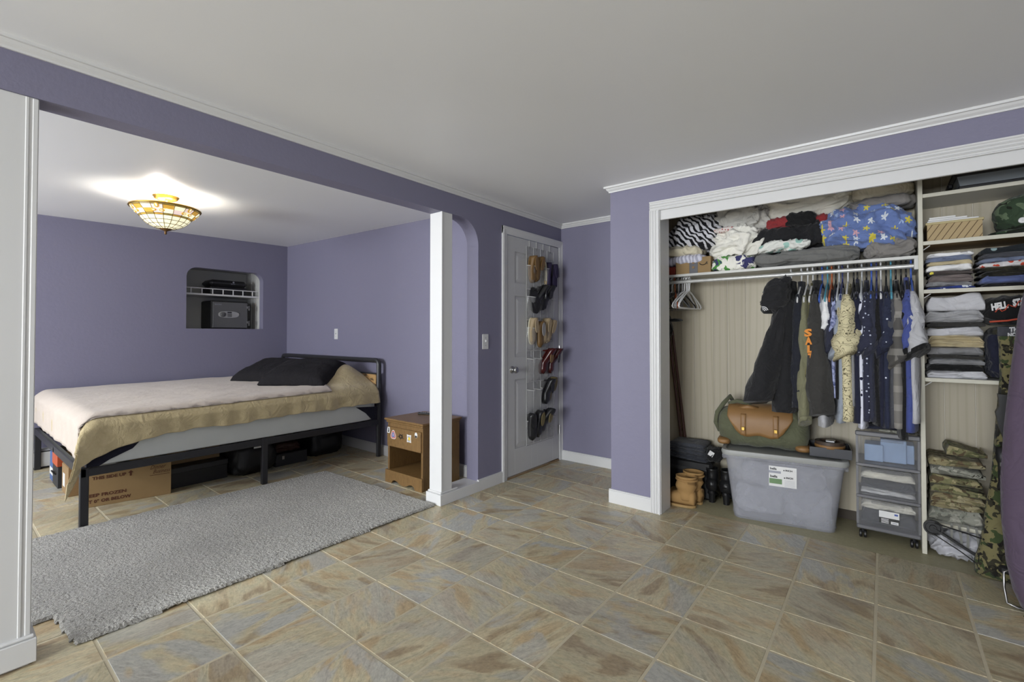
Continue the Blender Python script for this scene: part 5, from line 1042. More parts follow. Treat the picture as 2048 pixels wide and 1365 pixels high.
stack([(0.040, F_PALE, 'folded_sweatshirt', 'pale grey sweatshirt at the bottom of the grey stack', 'sweatshirt', 1, 0), (0.034, F_BLKC, 'folded_shirt', 'black folded shirt in the grey stack', 'shirt', 1, 0), (0.032, F_GREY, 'folded_shirt', 'mid grey folded shirt above the black shirt', 'shirt', 1, 0), (0.020, F_CHAR, 'folded_shirt', 'charcoal folded shirt in the grey stack', 'shirt', 1, 0), (0.042, F_GREY, 'folded_sweatshirt', 'grey folded sweatshirt under the beige trousers', 'sweatshirt', 1, 0), (0.062, F_BGE, 'folded_trousers', 'beige folded trousers with many folds', 'trousers', 4, 0), (0.050, F_PALE, 'folded_shirt', 'pale grey shirt above the beige trousers', 'shirt', 1, 0), (0.024, F_CHAR, 'folded_shirt', 'thin charcoal shirt between pale grey shirts', 'shirt', 1, 0), (0.062, F_LG2, 'folded_sweatshirt', 'heather grey sweatshirt with a dark stripe', 'sweatshirt', 2, 0), (0.080, F_PALE, 'folded_sweatshirt', 'pale grey rumpled sweatshirt topmost in its stack', 'sweatshirt', 1, 0)], 0.188, 0.425, 3.625, 0.977, 'grey clothes stack')
# logo shirts and dark clothes beside the grey stack
o = soft('navy_sweater', 'midnight navy sweater under the black lettered shirt', 'sweater', (0.52, 3.64, 1.115), (0.085, 0.125, 0.135), F_NVY3, 0.02, 7, 31, 0.5, 0.5, group='dark clothes on the side shelf')
hl = thing('logo_shirt', 'black rolled shirt with white and red lettering', 'shirt', (0.55, 3.62, 1.26), 0)
obj('roll', blob((0.55, 3.62, 1.345), (0.135, 0.14, 0.078), 0.7, 0.55, 0.010, 6, 32, shear=(0, 0)), F_BLKC, hl, smooth=True, world=True)
obj('piping', MB().tube([(0.435, 3.478, 1.285), (0.50, 3.470, 1.290), (0.57, 3.470, 1.305), (0.66, 3.474, 1.33)], 0.005, 6), SR, hl, world=True)
for sx_, st_, wd_ in ((0.442, 'HELL', 0.062), (0.520, 'STAR', 0.062)):
    q = lettering('print', st_, 0.045, LOGO, hl, (0, 0, 0), (1, 0, 0.22), (-0.1, 0, 1), wd_, 0.003); q.location = (sx_-0.55, -0.158, 0.085 + (sx_-0.442)*0.25)
q = obj('script_print', MB().tube([(0.455+0.012*k, 3.462, 1.335+0.006*k+0.014*math.sin(k*1.9)) for k in range(14)], 0.0028, 5), SR, hl, world=True)
ls = thing('logo_shirt', 'black and grey shirt printed THE NORTH beside the grey stack', 'shirt', (0.56, 3.60, 1.215), 0)
obj('body', blob((0.545, 3.60, 1.232), (0.10, 0.13, 0.024), 0.6, 0.5, 0.008, 8, 33), F_OLB, ls, smooth=True, world=True)
obj('front', MB().grid(lambda u, v_: (0.462 + 0.16*u, 3.468 - 0.004*math.sin(PI*u), 1.20 + 0.058*v_), 8, 4), F_DKG, ls, world=True)
q = lettering('print', 'THE', 0.03, LOGO, ls, (0, 0, 0), (1, 0, 0.1), (0, 0, 1), 0.045, 0.002); q.location = (-0.055, -0.139, 0.018)
q = lettering('print', 'NORTH', 0.026, LOGO, ls, (0, 0, 0), (1, 0, 0.1), (0, 0, 1), 0.07, 0.002); q.location = (-0.062, -0.139, -0.008)
# camouflage trousers stack
CAMOT = [camo('tan_camo_%d' % k, c_, 17) for k, c_ in enumerate(([rgb(126, 118, 90, 1.35), rgb(100, 96, 70, 1.35), rgb(146, 138, 110, 1.35), rgb(94, 80, 60, 1.35)], [rgb(128, 128, 118, 1.35), rgb(150, 148, 138, 1.35), rgb(98, 98, 90, 1.35), rgb(118, 120, 110, 1.35)], [rgb(110, 108, 78, 1.35), rgb(86, 88, 60, 1.35), rgb(140, 132, 100, 1.35), rgb(84, 72, 54, 1.35)]))]
stack([(0.075, CAMOT[1], 'camo_trousers', 'grey digital camouflage trousers at the bottom of the stack', 'trousers', 1, 0), (0.035, CAMOT[0], 'camo_trousers', 'tan camouflage trousers just above the grey bottom pair', 'trousers', 2, 0), (0.045, CAMOT[0], 'camo_trousers', 'tan camouflage trousers third from the bottom', 'trousers', 2, 0), (0.045, CAMOT[2], 'camo_trousers', 'green brown camouflage trousers in the stack middle', 'trousers', 1, -0.05), (0.055, CAMOT[2], 'camo_trousers', 'green camouflage trousers under the grey digital pair', 'trousers', 1, -0.10), (0.050, CAMOT[1], 'camo_trousers', 'grey digital camouflage trousers near the stack top', 'trousers', 1, -0.10), (0.055, CAMOT[0], 'camo_trousers', 'tan camouflage trousers second from the top', 'trousers', 1, -0.10)], 0.188, 0.415, 3.625, 0.186, 'camouflage trousers stack')
o = obj('camo_trousers', folded(0.16, 0.25, 0.05, 1, 4.2, -0.16), CAMOT[2]); o.location = (0.345, 3.63, 0.552); tag(o, 'small camouflage bundle topmost on the trousers stack', 'trousers', 'camouflage trousers stack')
# tall camouflage bag, rifle, scope, bow, plastic bag, straps
CAMOW = camo('bold_woodland_camo', [rgb(118, 112, 78, 1.1), rgb(62, 74, 46, 1.1), rgb(36, 34, 30), rgb(56, 54, 42, 1.0)], 19)
sec = [(0.005, 0.352, 0.64), (0.06, 0.352, 0.64), (0.12, 0.368, 0.63), (0.22, 0.384, 0.62), (0.35, 0.398, 0.62), (0.485, 0.418, 0.62), (0.75, 0.440, 0.62), (1.0, 0.455, 0.62), (1.17, 0.455, 0.62), (1.21, 0.450, 0.60)]
rings = []
for z, a, b_ in sec:
    n = 24; cx_, hw_ = (a+b_)/2, (b_-a)/2
    rings.append([(cx_ + hw_*spow(math.cos(2*PI*j/n), 0.5) + 0.008*nz(j*0.5, z*9, 3), 3.375 + (0.07 if z < 0.2 else 0.045)*spow(math.sin(2*PI*j/n), 0.6) + 0.010*nz(j*0.4, z*7, 8), z) for j in range(n)])
cbg = obj('gun_bag', MB().loft(rings), CAMOW, smooth=True); tag(cbg, 'tall woodland camouflage gun bag standing by the side shelves', 'bag')
RFL = plain('matte_black_polymer', (0.02, 0.02, 0.021, 1), 0.45)
rf = thing('rifle', 'black rifle standing upside down against the camouflage bag', 'rifle', (0.47, 3.30, 0.30))
P = [(0.437, 0.925), (0.490, 0.922), (0.500, 0.80), (0.508, 0.66), (0.512, 0.50), (0.475, 0.50), (0.466, 0.60), (0.455, 0.70), (0.436, 0.775), (0.428, 0.835), (0.441, 0.868)]
obj('stock', MB().prism(P, lambda u, v_, d: (u, d, v_), 3.285, 3.318), RFL, rf, world=True)
obj('barrel', MB().tube([(0.497, 3.30, 0.56), (0.497, 3.30, 0.06)], 0.011, 10), RFL, rf, world=True)
obj('scope', MB().lathe([(0.0, 0), (0.020, 0), (0.021, -0.06), (0.014, -0.08), (0.013, -0.17), (0.018, -0.19), (0.018, -0.21), (0.0, -0.21)], (0.445, 3.285, 0.665), 14), BLACK, rf, smooth=True, world=True)
for z in (0.585, 0.525): obj('scope_mount', MB().box(0.436, 0.462, 3.262, 3.275, z-0.010, z+0.010, 0.002).box(0.445, 0.50, 3.27, 3.30, z-0.006, z+0.006), CHROME, rf, world=True)
bw = thing('compound_bow', 'black compound bow leaning across the lowest shelf', 'bow', (0.35, 3.42, 0.03))
def disc_y(c_, r_, w__): return MB().lathe([(0.0, 0), (r_*0.35, 0), (r_*0.4, w__*0.3), (r_*0.75, w__*0.3), (r_*0.8, 0), (r_, 0), (r_, w__), (r_*0.8, w__), (r_*0.75, w__*0.7), (r_*0.4, w__*0.7), (r_*0.35, w__), (0.0, w__)], n=24).xf(Matrix.Translation(c_) @ Matrix.Rotation(PI/2, 4, 'X'))
obj('cam_wheel', disc_y((0.199, 3.425, 0.168), 0.040, 0.016), BLACK, bw, world=True, auto=30)
obj('limb', MB().loft([[(x + 0.004*0, 3.417 + dy, z + dz) for dy, dz in ((-0.012, -0.006), (0.012, -0.006), (0.012, 0.006), (-0.012, 0.006))] for x, z in ((0.20, 0.165), (0.27, 0.125), (0.35, 0.075), (0.43, 0.040), (0.52, 0.035))]), BLACK, bw, world=True)
obj('riser', MB().box(0.43, 0.56, 3.29, 3.32, 0.045, 0.085, 0.01), BLACK, bw, world=True)
obj('bowstring', MB().tube([(0.205, 3.40, 0.20), (0.32, 3.39, 0.182), (0.44, 3.32, 0.175)], 0.004, 5), BLACK, bw, world=True)
obj('cable', MB().tube([(0.20, 3.40, 0.14), (0.30, 3.38, 0.085), (0.42, 3.30, 0.02)], 0.003, 5), BLACK, bw, world=True)
STRAP = plain('grey_webbing', (0.22, 0.22, 0.20, 1), 0.8)
for k, (x, l_) in enumerate(((0.272, 0.10), (0.300, 0.115), (0.335, 0.12), (0.365, 0.10), (0.395, 0.095))):
    o = obj('strap', MB().grid(lambda u, v_: (x + 0.010*v_ + 0.02*u*(0.5 if k % 2 else -0.2), 3.452 - 0.012*u, 0.20 - (l_)*u), 6, 2), STRAP); md = o.modifiers.new('t', 'SOLIDIFY'); md.thickness = 0.002
    tag(o, ('leftmost', 'second', 'third', 'fourth', 'rightmost')[k] + ' grey webbing strap hanging from the trousers stack', 'strap', 'grey straps')
FILM = glassy('white_plastic_film', (0.68, 0.68, 0.72, 1), 0.72, 0.25)
o = soft('plastic_bag', 'crumpled white plastic bag under the lowest shelf', 'bag', (0.335, 3.56, 0.070), (0.155, 0.115, 0.072), FILM, 0.028, 11, 41, 0.8, 0.7, group='bags')
o['group'] = 'plastic bag'
# purple saucer chair folded at the right edge
PURP = fabric('plum_canvas', rgb(82, 70, 86, 1.25), 0.08)
pc = thing('folding_chair', 'purple padded folding chair standing at the right edge', 'chair', (0.80, 2.97, 0.0), 0)
zs = [0.004, 0.03, 0.10, 0.217, 0.40, 0.568, 0.80, 1.05, 1.30, 1.50, 1.60, 1.63]; xl = [0.52, 0.456, 0.432, 0.413, 0.400, 0.399, 0.412, 0.436, 0.462, 0.50, 0.56, 0.66]
rings = []
for z, a in zip(zs, xl):
    n = 28; b_ = 1.30 - (a - 0.40)*0.6; cx_, hw_ = (a+b_)/2, (b_-a)/2
    rings.append([(cx_ + hw_*spow(math.cos(2*PI*j/n), 0.7), 2.99 + 0.085*spow(math.sin(2*PI*j/n), 0.8) + 0.012*nz(math.cos(2*PI*j/n)*6, z*2.5, 2), z) for j in range(n)])
obj('cushion', MB().loft(rings), PURP, pc, smooth=True, world=True)
obj('leg', MB().tube([(0.46, 3.05, 0.17), (0.412, 3.03, 0.15), (0.411, 3.025, 0.085), (0.418, 3.02, 0.02), (0.45, 3.02, 0.008), (0.60, 3.02, 0.007)], 0.005, 8), CHROME, pc, smooth=True, world=True)
obj('leg', MB().tube([(0.60, 2.90, 0.006), (0.462, 2.90, 0.007), (0.455, 2.90, 0.03)], 0.006, 8), BLACK, pc, smooth=True, world=True)
# ------------------------------------------------------------------ closet floor
def rrect(w, d, r, z, cx=0, cy=0, n=5):
    P = []
    for sx_, sy_, a0 in ((1, -1, -PI/2), (1, 1, 0), (-1, 1, PI/2), (-1, -1, PI)):
        for k in range(n+1):
            a = a0 + PI/2*k/n; P.append((cx + sx_*(w/2-r) + r*math.cos(a), cy + sy_*(d/2-r) + r*math.sin(a), z))
    return P
BINM = glassy('frosted_clear_plastic', (0.49, 0.50, 0.55, 1), 0.38, 0.18)
LIDM = plain('grey_bin_lid', (0.31, 0.315, 0.30, 1), 0.45)
ang = math.radians(9.9); bn = thing('storage_bin', 'large clear plastic storage bin with a grey lid', 'bin', (-0.542, 3.565, 0), ang)
obj('tub', MB().loft([rrect(0.565, 0.30, 0.05, 0.0), rrect(0.58, 0.31, 0.05, 0.03), rrect(0.572, 0.303, 0.05, 0.034), rrect(0.66, 0.345, 0.05, 0.395), rrect(0.685, 0.36, 0.05, 0.400), rrect(0.685, 0.36, 0.05, 0.425), rrect(0.67, 0.35, 0.05, 0.425), rrect(0.56, 0.29, 0.045, 0.012)]), BINM, bn, auto=35)
obj('lid', MB().loft([rrect(0.705, 0.375, 0.055, 0.415), rrect(0.715, 0.38, 0.055, 0.432), rrect(0.705, 0.372, 0.055, 0.448), rrect(0.66, 0.335, 0.05, 0.450), rrect(0.64, 0.315, 0.05, 0.440), rrect(0.3, 0.15, 0.05, 0.442)]), LIDM, bn, auto=35)
for sx_ in (-1, 1): obj('latch', MB().box(sx_*0.335-0.02, sx_*0.335+0.02, -0.10, 0.10, 0.37, 0.415, 0.006), BINM, bn)
CONT = plain('bin_content_blue', (0.37, 0.375, 0.43, 1), 0.8, var=0.15, nscale=7)
for k, (x, z, s_, h) in enumerate(((-0.13, 0.10, 0.15, 0.10), (0.14, 0.12, 0.13, 0.11), (0.0, 0.27, 0.24, 0.09))):
    q = obj('clothes_bundle', blob((0, 0, 0), (s_, 0.12, h), 0.5, 0.5, 0.02, 7, 50+k), CONT, smooth=True); q.location = Matrix.Rotation(ang, 4, 'Z') @ Vector((x, 0, 0)) + Vector((-0.542, 3.565, z + 0.02)); q.rotation_euler = (0, 0, ang)
    tag(q, ('pale blue bundle low on the left inside the clear bin', 'pale blue bundle low on the right inside the clear bin', 'pale bundle on top inside the clear bin')[k], 'clothing', 'bundles inside the clear bin')
# label on the slanted front: front face y runs -0.15(z=.03) -> -0.1725(z=.395)
def fy(z): return -0.1515 - (z-0.034)/(0.361)*0.0210 - 0.0012
def front_quad(nm, x0, x1, z0, z1, off, m_): return obj(nm, MB().add([(x0, fy(z0)-off, z0), (x1, fy(z0)-off, z0), (x1, fy(z1)-off, z1), (x0, fy(z1)-off, z1)], [(0, 1, 2, 3)]), m_, bn)
front_quad('label', -0.075, 0.078, 0.245, 0.375, 0.0004, SW); front_quad('label_band', -0.073, -0.002, 0.262, 0.295, 0.0012, plain('label_green', (0.16, 0.27, 0.13, 1), 0.5)); front_quad('label_band', -0.075, -0.008, 0.330, 0.345, 0.0012, SGY)
for (s_, x, z, h, w_) in (('bella', -0.068, 0.302, 0.022, 0.040), ('bella', -0.068, 0.352, 0.020, 0.036), ('e INCH', 0.008, 0.302, 0.016, 0.05), ('e INCH', 0.005, 0.350, 0.013, 0.05)):
    lettering('print', s_, h, SK, bn, (x, fy(z)-0.0016, z), (1, 0, 0), (0, -0.058, 1), w_, 0.0006)
for k in range(5): front_quad('print', 0.012, 0.068, 0.287-0.009*k, 0.2885-0.009*k, 0.0012, SGY)
# duffel bag on the bin
OLV = fabric('olive_canvas', rgb(78, 80, 62, 1.4), 0.1, weave=140, bump=0.5); LEA = plain('tan_leather', rgb(132, 98, 58, 1.1), 0.5, var=0.12, nscale=9, bump=0.1, bscale=90)
df = thing('duffel_bag', 'olive canvas duffel bag with tan leather flap on the bin', 'bag', (-0.655, 3.565, 0.452), math.radians(7)); DS = (0.275, 0.125, 0.135)
def dpt(x, ph, off):  # superellipse barrel
    k = max(0.0, 1 - abs(x/DS[0])**5)**0.22; return (x, -(DS[1]+off)*k*spow(math.cos(ph), 0.75), 0.137 + (DS[2]+off)*k*spow(math.sin(ph), 0.75))
rings = []
for i in range(37):
    x = -DS[0] + 2*DS[0]*i/36; rings.append([(lambda p: (p[0], p[1] + 0.022*nz(p[0]*11, p[2]*10, 1) + 0.006*nz(p[0]*30, p[2]*26, 5), max(0.002, p[2] + 0.014*nz(p[0]*12, p[1]*9, 3))))(dpt(x*0.999, 2*PI*j/40, 0.010*nz(x*14, math.cos(2*PI*j/40)*2, 6))) for j in range(40)])
obj('body', MB().loft(rings), OLV, df, smooth=True)
def flap(u, v_):
    x = -0.205 + 0.385*u; lo_ = 0.02 - 0.30*math.sin(PI*u)**2 + 0.30*(1 - min(1, 10*min(u, 1-u)))**2 + 0.10*math.cos(4*PI*u); hi_ = 1.9; ph = hi_ + (lo_ - hi_)*v_; return dpt(x, ph, 0.016)
o = obj('flap', MB().grid(flap, 40, 18), LEA, df, smooth=True); md = o.modifiers.new('t', 'SOLIDIFY'); md.thickness = 0.004
for x in (-0.105, 0.085):
    o = obj('strap', MB().grid(lambda u, v_: dpt(x - 0.016 + 0.032*u, 0.55 - 0.75*v_, 0.022), 4, 10), LEA, df, smooth=True); md = o.modifiers.new('t', 'SOLIDIFY'); md.thickness = 0.004
    p_ = dpt(x, 0.0, 0.028); obj('buckle', MB().box(x-0.010, x+0.010, p_[1]-0.006, p_[1]+0.002, p_[2]-0.012, p_[2]+0.012, 0.002), BRASS, o)
for sx_ in (-1, 1): obj('corner_patch', blob((sx_*0.232, -0.045, 0.030), (0.046, 0.082, 0.024), 0.7, 0.7, 0.003, 8, 3), LEA, df, smooth=True)
obj('handle', MB().tube([(-0.19, 0.0, 0.25), (-0.20, -0.02, 0.285), (-0.15, -0.04, 0.305), (-0.08, -0.04, 0.290), (-0.05, -0.02, 0.262)], 0.014, 8), OLV, df, smooth=True)
obj('handle', MB().tube([(-0.262, -0.05, 0.09), (-0.285, -0.07, 0.15), (-0.275, -0.07, 0.22), (-0.235, -0.05, 0.285), (-0.20, 0.0, 0.33), (-0.17, 0.02, 0.27)], 0.015, 8), OLV, df, smooth=True)
obj('handle_wrap', MB().tube([(-0.14, -0.075, 0.258), (-0.08, -0.085, 0.275), (-0.02, -0.075, 0.262)], 0.016, 8), LEA, df, smooth=True)
# tray box and coiled belt
tr_ = thing('shoe_tray', 'shallow black box beside the duffel on the bin lid', 'box', (-0.278, 3.60, 0.452), math.radians(7))
obj('base', MB().box(-0.105, 0.105, -0.10, 0.11, 0.0, 0.006), BLACK, tr_)
for a in ((-0.105, 0.105, -0.104, -0.10), (-0.105, 0.105, 0.106, 0.11), (-0.109, -0.105, -0.104, 0.11), (0.105, 0.109, -0.104, 0.11)): obj('side', MB().box(a[0], a[1], a[2], a[3], 0, 0.058), plain('tray_grey', (0.045, 0.047, 0.055, 1), 0.4) if a[0] == -0.105 and a[2] < 0 else bpy.data.materials['tray_grey'], tr_)
bt = thing('leather_belt', 'coiled brown and tan leather belt in the black box', 'belt', (-0.275, 3.575, 0.458))
obj('coil', MB().lathe([(0.055, 0.03), (0.078, 0.03), (0.079, 0.085), (0.055, 0.085), (0.055, 0.03)], n=30, caps=False), plain('dark_brown_leather', (0.06, 0.04, 0.028, 1), 0.5), bt, auto=40)
obj('edge_band', MB().lathe([(0.079, 0.045), (0.0815, 0.046), (0.0815, 0.064), (0.079, 0.065)], n=30, caps=False), LEA, bt, smooth=True)
obj('buckle', MB().box(-0.02, 0.03, -0.03, 0.01, 0.078, 0.092, 0.003), CHROME, bt)
# three drawer cart
SMK = glassy('smoky_drawer_plastic', (0.30, 0.305, 0.32, 1), 0.17, 0.12); SMF = plain('smoke_grey_frame', (0.135, 0.135, 0.145, 1), 0.35)
ct = thing('drawer_cart', 'smoky three drawer plastic cart on black casters', 'drawers', (0.008, 3.645, 0)); cx0, cx1, cy0, cy1 = -0.147, 0.147, -0.145, 0.13
obj('base_frame', MB().box(cx0, cx1, cy0, cy1, 0.055, 0.082, 0.006), SMF, ct)
obj('top', MB().box(cx0, cx1, cy0, cy1, 0.625, 0.640, 0.005), SMK, ct); obj('top_rim', MB().box(cx0-0.002, cx1+0.002, cy0-0.006, cy0+0.012, 0.612, 0.640, 0.005), SMF, ct)
for k, z in enumerate((0.252, 0.440)): obj('rail', MB().box(cx0, cx1, cy0-0.002, cy1, z-0.010, z+0.008, 0.003), SMF, ct)
for sx_ in (cx0, cx1-0.012): obj('side_post', MB().box(sx_, sx_+0.012, cy0+0.004, cy0+0.02, 0.082, 0.625), SMF, ct)
for sx_ in (cx0, cx1-0.003): obj('side_wall', MB().box(sx_, sx_+0.003, cy0+0.02, cy1, 0.082, 0.625), SMK, ct)
DZs = [(0.085, 0.240), (0.262, 0.428), (0.450, 0.610)]
for z0, z1 in DZs:
    dq = obj('drawer', MB().box(cx0+0.010, cx1-0.010, cy0-0.004, cy0+0.0, z0, z1, 0.002), SMK, ct)
    obj('pull', MB().box(-0.075, 0.075, cy0-0.010, cy0-0.004, z1-0.022, z1-0.006, 0.003), SMK, dq)
    obj('drawer_floor', MB().box(cx0+0.012, cx1-0.012, cy0, cy1-0.01, z0, z0+0.003), SMK, dq)
lbq = obj('label', MB().box(-0.040, 0.052, cy0-0.0056, cy0-0.0046, 0.148, 0.186), SW, ct); obj('label', MB().box(-0.040, 0.052, cy0-0.0056, cy0-0.0046, 0.115, 0.148), SK, ct)
for k in range(4): obj('print', MB().box(-0.030, 0.004, cy0-0.0064, cy0-0.0058, 0.118+0.007*k, 0.121+0.007*k), SW, ct)
obj('print', MB().box(0.014, 0.048, cy0-0.0064, cy0-0.0058, 0.117, 0.132), SW, ct); obj('print', MB().box(0.020, 0.042, cy0-0.0068, cy0-0.0062, 0.122, 0.127), SGY, ct); obj('print', MB().box(0.030, 0.046, cy0-0.0064, cy0-0.0058, 0.168, 0.178), SB, ct)
for sx_ in (cx0+0.03, cx1-0.03):
    for yy in (cy0+0.02, cy1-0.03):
        c_ = obj('caster', MB().lathe([(0.0, 0), (0.018, 0), (0.022, 0.003), (0.022, 0.011), (0.018, 0.014), (0.0, 0.014)], n=16).xf(Matrix.Translation((sx_-0.018, yy, 0.0225)) @ Matrix.Rotation(PI/2, 4, 'Y')), BLACK, ct, auto=40)
        obj('caster', MB().lathe([(0.0, 0), (0.018, 0), (0.022, 0.003), (0.022, 0.011), (0.018, 0.014), (0.0, 0.014)], n=16).xf(Matrix.Translation((sx_+0.004, yy, 0.0225)) @ Matrix.Rotation(PI/2, 4, 'Y')), BLACK, ct, auto=40); obj('caster_stem', MB().tube([(sx_, yy, 0.03), (sx_, yy, 0.056)], 0.008, 8), BLACK, ct)
BLB = plain('light_blue_box', (0.36, 0.52, 0.80, 1), 0.5)
for k, (x, w_, h, y) in enumerate(((-0.062, 0.045, 0.10, 3.56), (0.03, 0.06, 0.135, 3.58), (0.10, 0.025, 0.11, 3.60))):
    q = obj('small_carton', MB().box(x-w_+0.008, x+w_+0.008, y, y+0.14, 0.4545, 0.4545+h, 0.003), BLB); tag(q, ('light blue carton at the left of the top cart drawer', 'tall light blue carton in the middle of the top drawer', 'narrow light blue carton at the right of the top drawer')[k], 'box', 'light blue cartons in the drawer')
for k, (z, h, m_, sd) in enumerate(((0.267, 0.026, F_WHITE, 1), (0.3, 0.045, F_DKG, 2), (0.355, 0.040, F_WARMW, 3), (0.09, 0.075, F_DKG, 4), (0.175, 0.045, F_WARMW, 5))):
    q = obj('folded_shirt', folded(0.25, 0.24, h, 1, sd, 0.0), m_, smooth=True); q.location = (0.008, 3.645, z); tag(q, ('white shirt at the bottom of the middle cart drawer', 'grey shirt between the white ones in the middle drawer', 'cream shirt on top in the middle cart drawer', 'dark clothes in the bottom cart drawer', 'cream cloth on top in the bottom cart drawer')[k], 'shirt', 'clothes in the cart drawers')
q = soft('folded_shirt', 'navy cloth lying on top of the drawer cart', 'shirt', (-0.01, 3.65, 0.656), (0.11, 0.085, 0.016), F_NAVY, 0.008, 9, 61, 0.6, 0.5, group='things on the cart')
q = soft('camo_belt', 'grey green camouflage strap on the drawer cart', 'strap', (0.04, 3.54, 0.648), (0.07, 0.018, 0.008), CAMOT[1], 0.003, 12, 62, 0.6, 0.5, rz=-0.1, group='things on the cart')
kk = thing('key_ring', 'metal keys and buckle on the right of the drawer cart', 'keys', (0.12, 3.56, 0.640))
obj('ring', MB().tube([(0.014*math.cos(2*PI*k/16), 0.014*math.sin(2*PI*k/16), 0.003) for k in range(16)], 0.002, 5, closed=True), CHROME, kk)
for a in (0.3, 1.4): obj('key', MB().box(0.012, 0.045, -0.004, 0.004, 0.002, 0.005).xf(Matrix.Rotation(a, 4, 'Z')), CHROME, kk)
# left floor corner: black case, jeans, boots, poles, cap
bb = thing('black_case', 'black box under the folded jeans in the closet corner', 'case', (-1.11, 3.62, 0))
obj('body', MB().box(-1.34, -0.985, 3.56, 3.785, 0, 0.285, 0.02), BLACK, bb, world=True); obj('strap', MB().box(-1.343, -0.982, 3.556, 3.56, 0.20, 0.225), plain('dark_strap', (0.03, 0.03, 0.03, 1)), bb, world=True)
for k in range(5):
    q = obj('folded_jeans', folded(0.29 - 0.01*k, 0.22, 0.024, 1, 70+k, 0.0), FB('black_denim_%d' % k, 46+4*k, 48+4*k, 54+4*k, 1.2), smooth=True); q.location = (-1.145 - 0.004*k, 3.625, 0.287 + 0.0245*k); q.rotation_euler = (0, 0, math.radians(-8 + 2*k))
    tag(q, ('bottom', 'second from bottom', 'middle', 'second from top', 'top')[k] + ' pair of folded black jeans in the closet corner', 'jeans', 'folded black jeans')
q = soft('black_pouch', 'black pouch with a white tag beside the jeans', 'pouch', (-0.985, 3.63, 0.335), (0.055, 0.085, 0.05), F_BLKC, 0.010, 9, 71, 0.6, 0.6, group='x'); q['group'] = 'black pouch'
tg_ = obj('tag', MB().box(-0.018, 0.018, -0.001, 0.0, -0.018, 0.018), SW, q); tg_.location = (0.0, -0.086, 0.018); tg_.rotation_euler = (0, 0.5, 0)
def boot(L, H, w, heel=0.0, toe=0.05, sr=0.05, slouch=0.0, seed=1):
    """boot pointing to +x, heel at x=0; returns (upper, sole, heel)"""
    up = MB(); n = 20; rings = []
    for i in range(15):      # foot: rings along x
        s = i/14; x = 0.0 + L*s; hw_ = w/2*(0.72 + 0.35*math.sin(PI*(0.25 + 0.6*s)))*(1 if s < 0.9 else max(0.25, 1 - ((s-0.9)/0.1)**2*0.7)); h = (0.095 if s < 0.45 else 0.095 + (toe - 0.095)*min(1, (s-0.45)/0.4))*(1 if s < 0.93 else 0.62)
        zb = 0.015 + heel*max(0, 1 - s/0.62)**0.8
        rings.append([(x, hw_*math.cos(2*PI*j/n), zb + h*0.5 + h*0.5*spow(math.sin(2*PI*j/n), 0.6)) for j in range(n)])
    up.loft(rings); rings = []
    for i in range(13):
        s = i/12; z = 0.05 + heel + (H - 0.05 - heel)*s; rr = sr*(1 + 0.10*s + slouch*0.08*math.sin(s*14)); cx_ = sr*1.02 + 0.006*math.sin(3*s)
        rings.append([(cx_ + rr*1.08*math.cos(2*PI*j/n) + slouch*0.01*nz(j, s*6, seed), rr*0.92*math.sin(2*PI*j/n), z) for j in range(n)])
    rr2 = [(sr*1.02 + (p[0]-sr*1.02)*0.85, p[1]*0.85, p[2]) for p in rings[-1]]; rings.append(rr2); rings.append([(p[0], p[1], p[2]-0.06) for p in rr2])
    up.loft(rings)
    so = MB(); rings = []
    for z in (0.0, 0.016): rings.append([(L*0.5 + (L*0.52)*spow(math.cos(2*PI*j/24), 0.8), (w*0.50)*spow(math.sin(2*PI*j/24), 0.85), z + heel*max(0, 1 - (0.5 + 0.52*spow(math.cos(2*PI*j/24), 0.8))/0.62)**0.8) for j in range(24)])
    so.loft(rings); hl_ = None
    if heel > 0.01: hl_ = MB().loft([[(0.030 + r_*math.cos(2*PI*j/12), r_*math.sin(2*PI*j/12), z) for j in range(12)] for r_, z in ((0.020, 0), (0.020, 0.012), (0.026, heel + 0.012))])
    return up, so, hl_
SUEDE = plain('tan_suede', rgb(146, 114, 70, 1.35), 0.85, var=0.12, nscale=8, bump=0.2, bscale=30); SOLE = plain('tan_rubber_sole', rgb(150, 122, 78, 1.35), 0.7); BLEA = plain('black_boot_leather', (0.010, 0.010, 0.011, 1), 0.35, var=0.2, bump=0.15, bscale=25)
def place_boot(loc, rz, args, mu, ms, label, group, trim=None):
    e = thing('ankle_boot', label, 'boot', loc, rz, group); u, s_, h = boot(*args)
    obj('upper', u, mu, e, smooth=True); obj('sole', s_, ms, e)
    if h: obj('heel', h, ms, e)
    if trim: obj('trim', MB().tube([(args[5]*1.02 + args[5]*1.22*math.cos(2*PI*k/20), args[5]*1.03*math.sin(2*PI*k/20), args[1]-0.025) for k in range(20)], 0.007, 6, closed=True), trim, e, smooth=True)
    return e
place_boot((-1.045, 3.375, 0), PI*1.02, (0.235, 0.215, 0.098, 0.0, 0.065, 0.058, 1.0), SUEDE, SOLE, 'tan suede ankle boot in front of its pair', 'tan suede boots', SUEDE)
place_boot((-1.030, 3.468, 0), PI*0.97, (0.235, 0.225, 0.098, 0.0, 0.065, 0.058, 1.0), SUEDE, SOLE, 'tan suede ankle boot behind the front one', 'tan suede boots', SUEDE)
place_boot((-0.985, 3.535, 0), PI*0.52, (0.20, 0.245, 0.075, 0.07, 0.045, 0.042, 0.2), BLEA, BLEA, 'black heeled boot nearest the tan boots', 'black heeled boots')
place_boot((-0.895, 3.545, 0), PI*0.47, (0.20, 0.245, 0.075, 0.07, 0.045, 0.042, 0.2), BLEA, BLEA, 'black heeled boot nearest the clear bin', 'black heeled boots')
POLE = plain('dark_red_wood', (0.075, 0.028, 0.018, 1), 0.4, var=0.2)
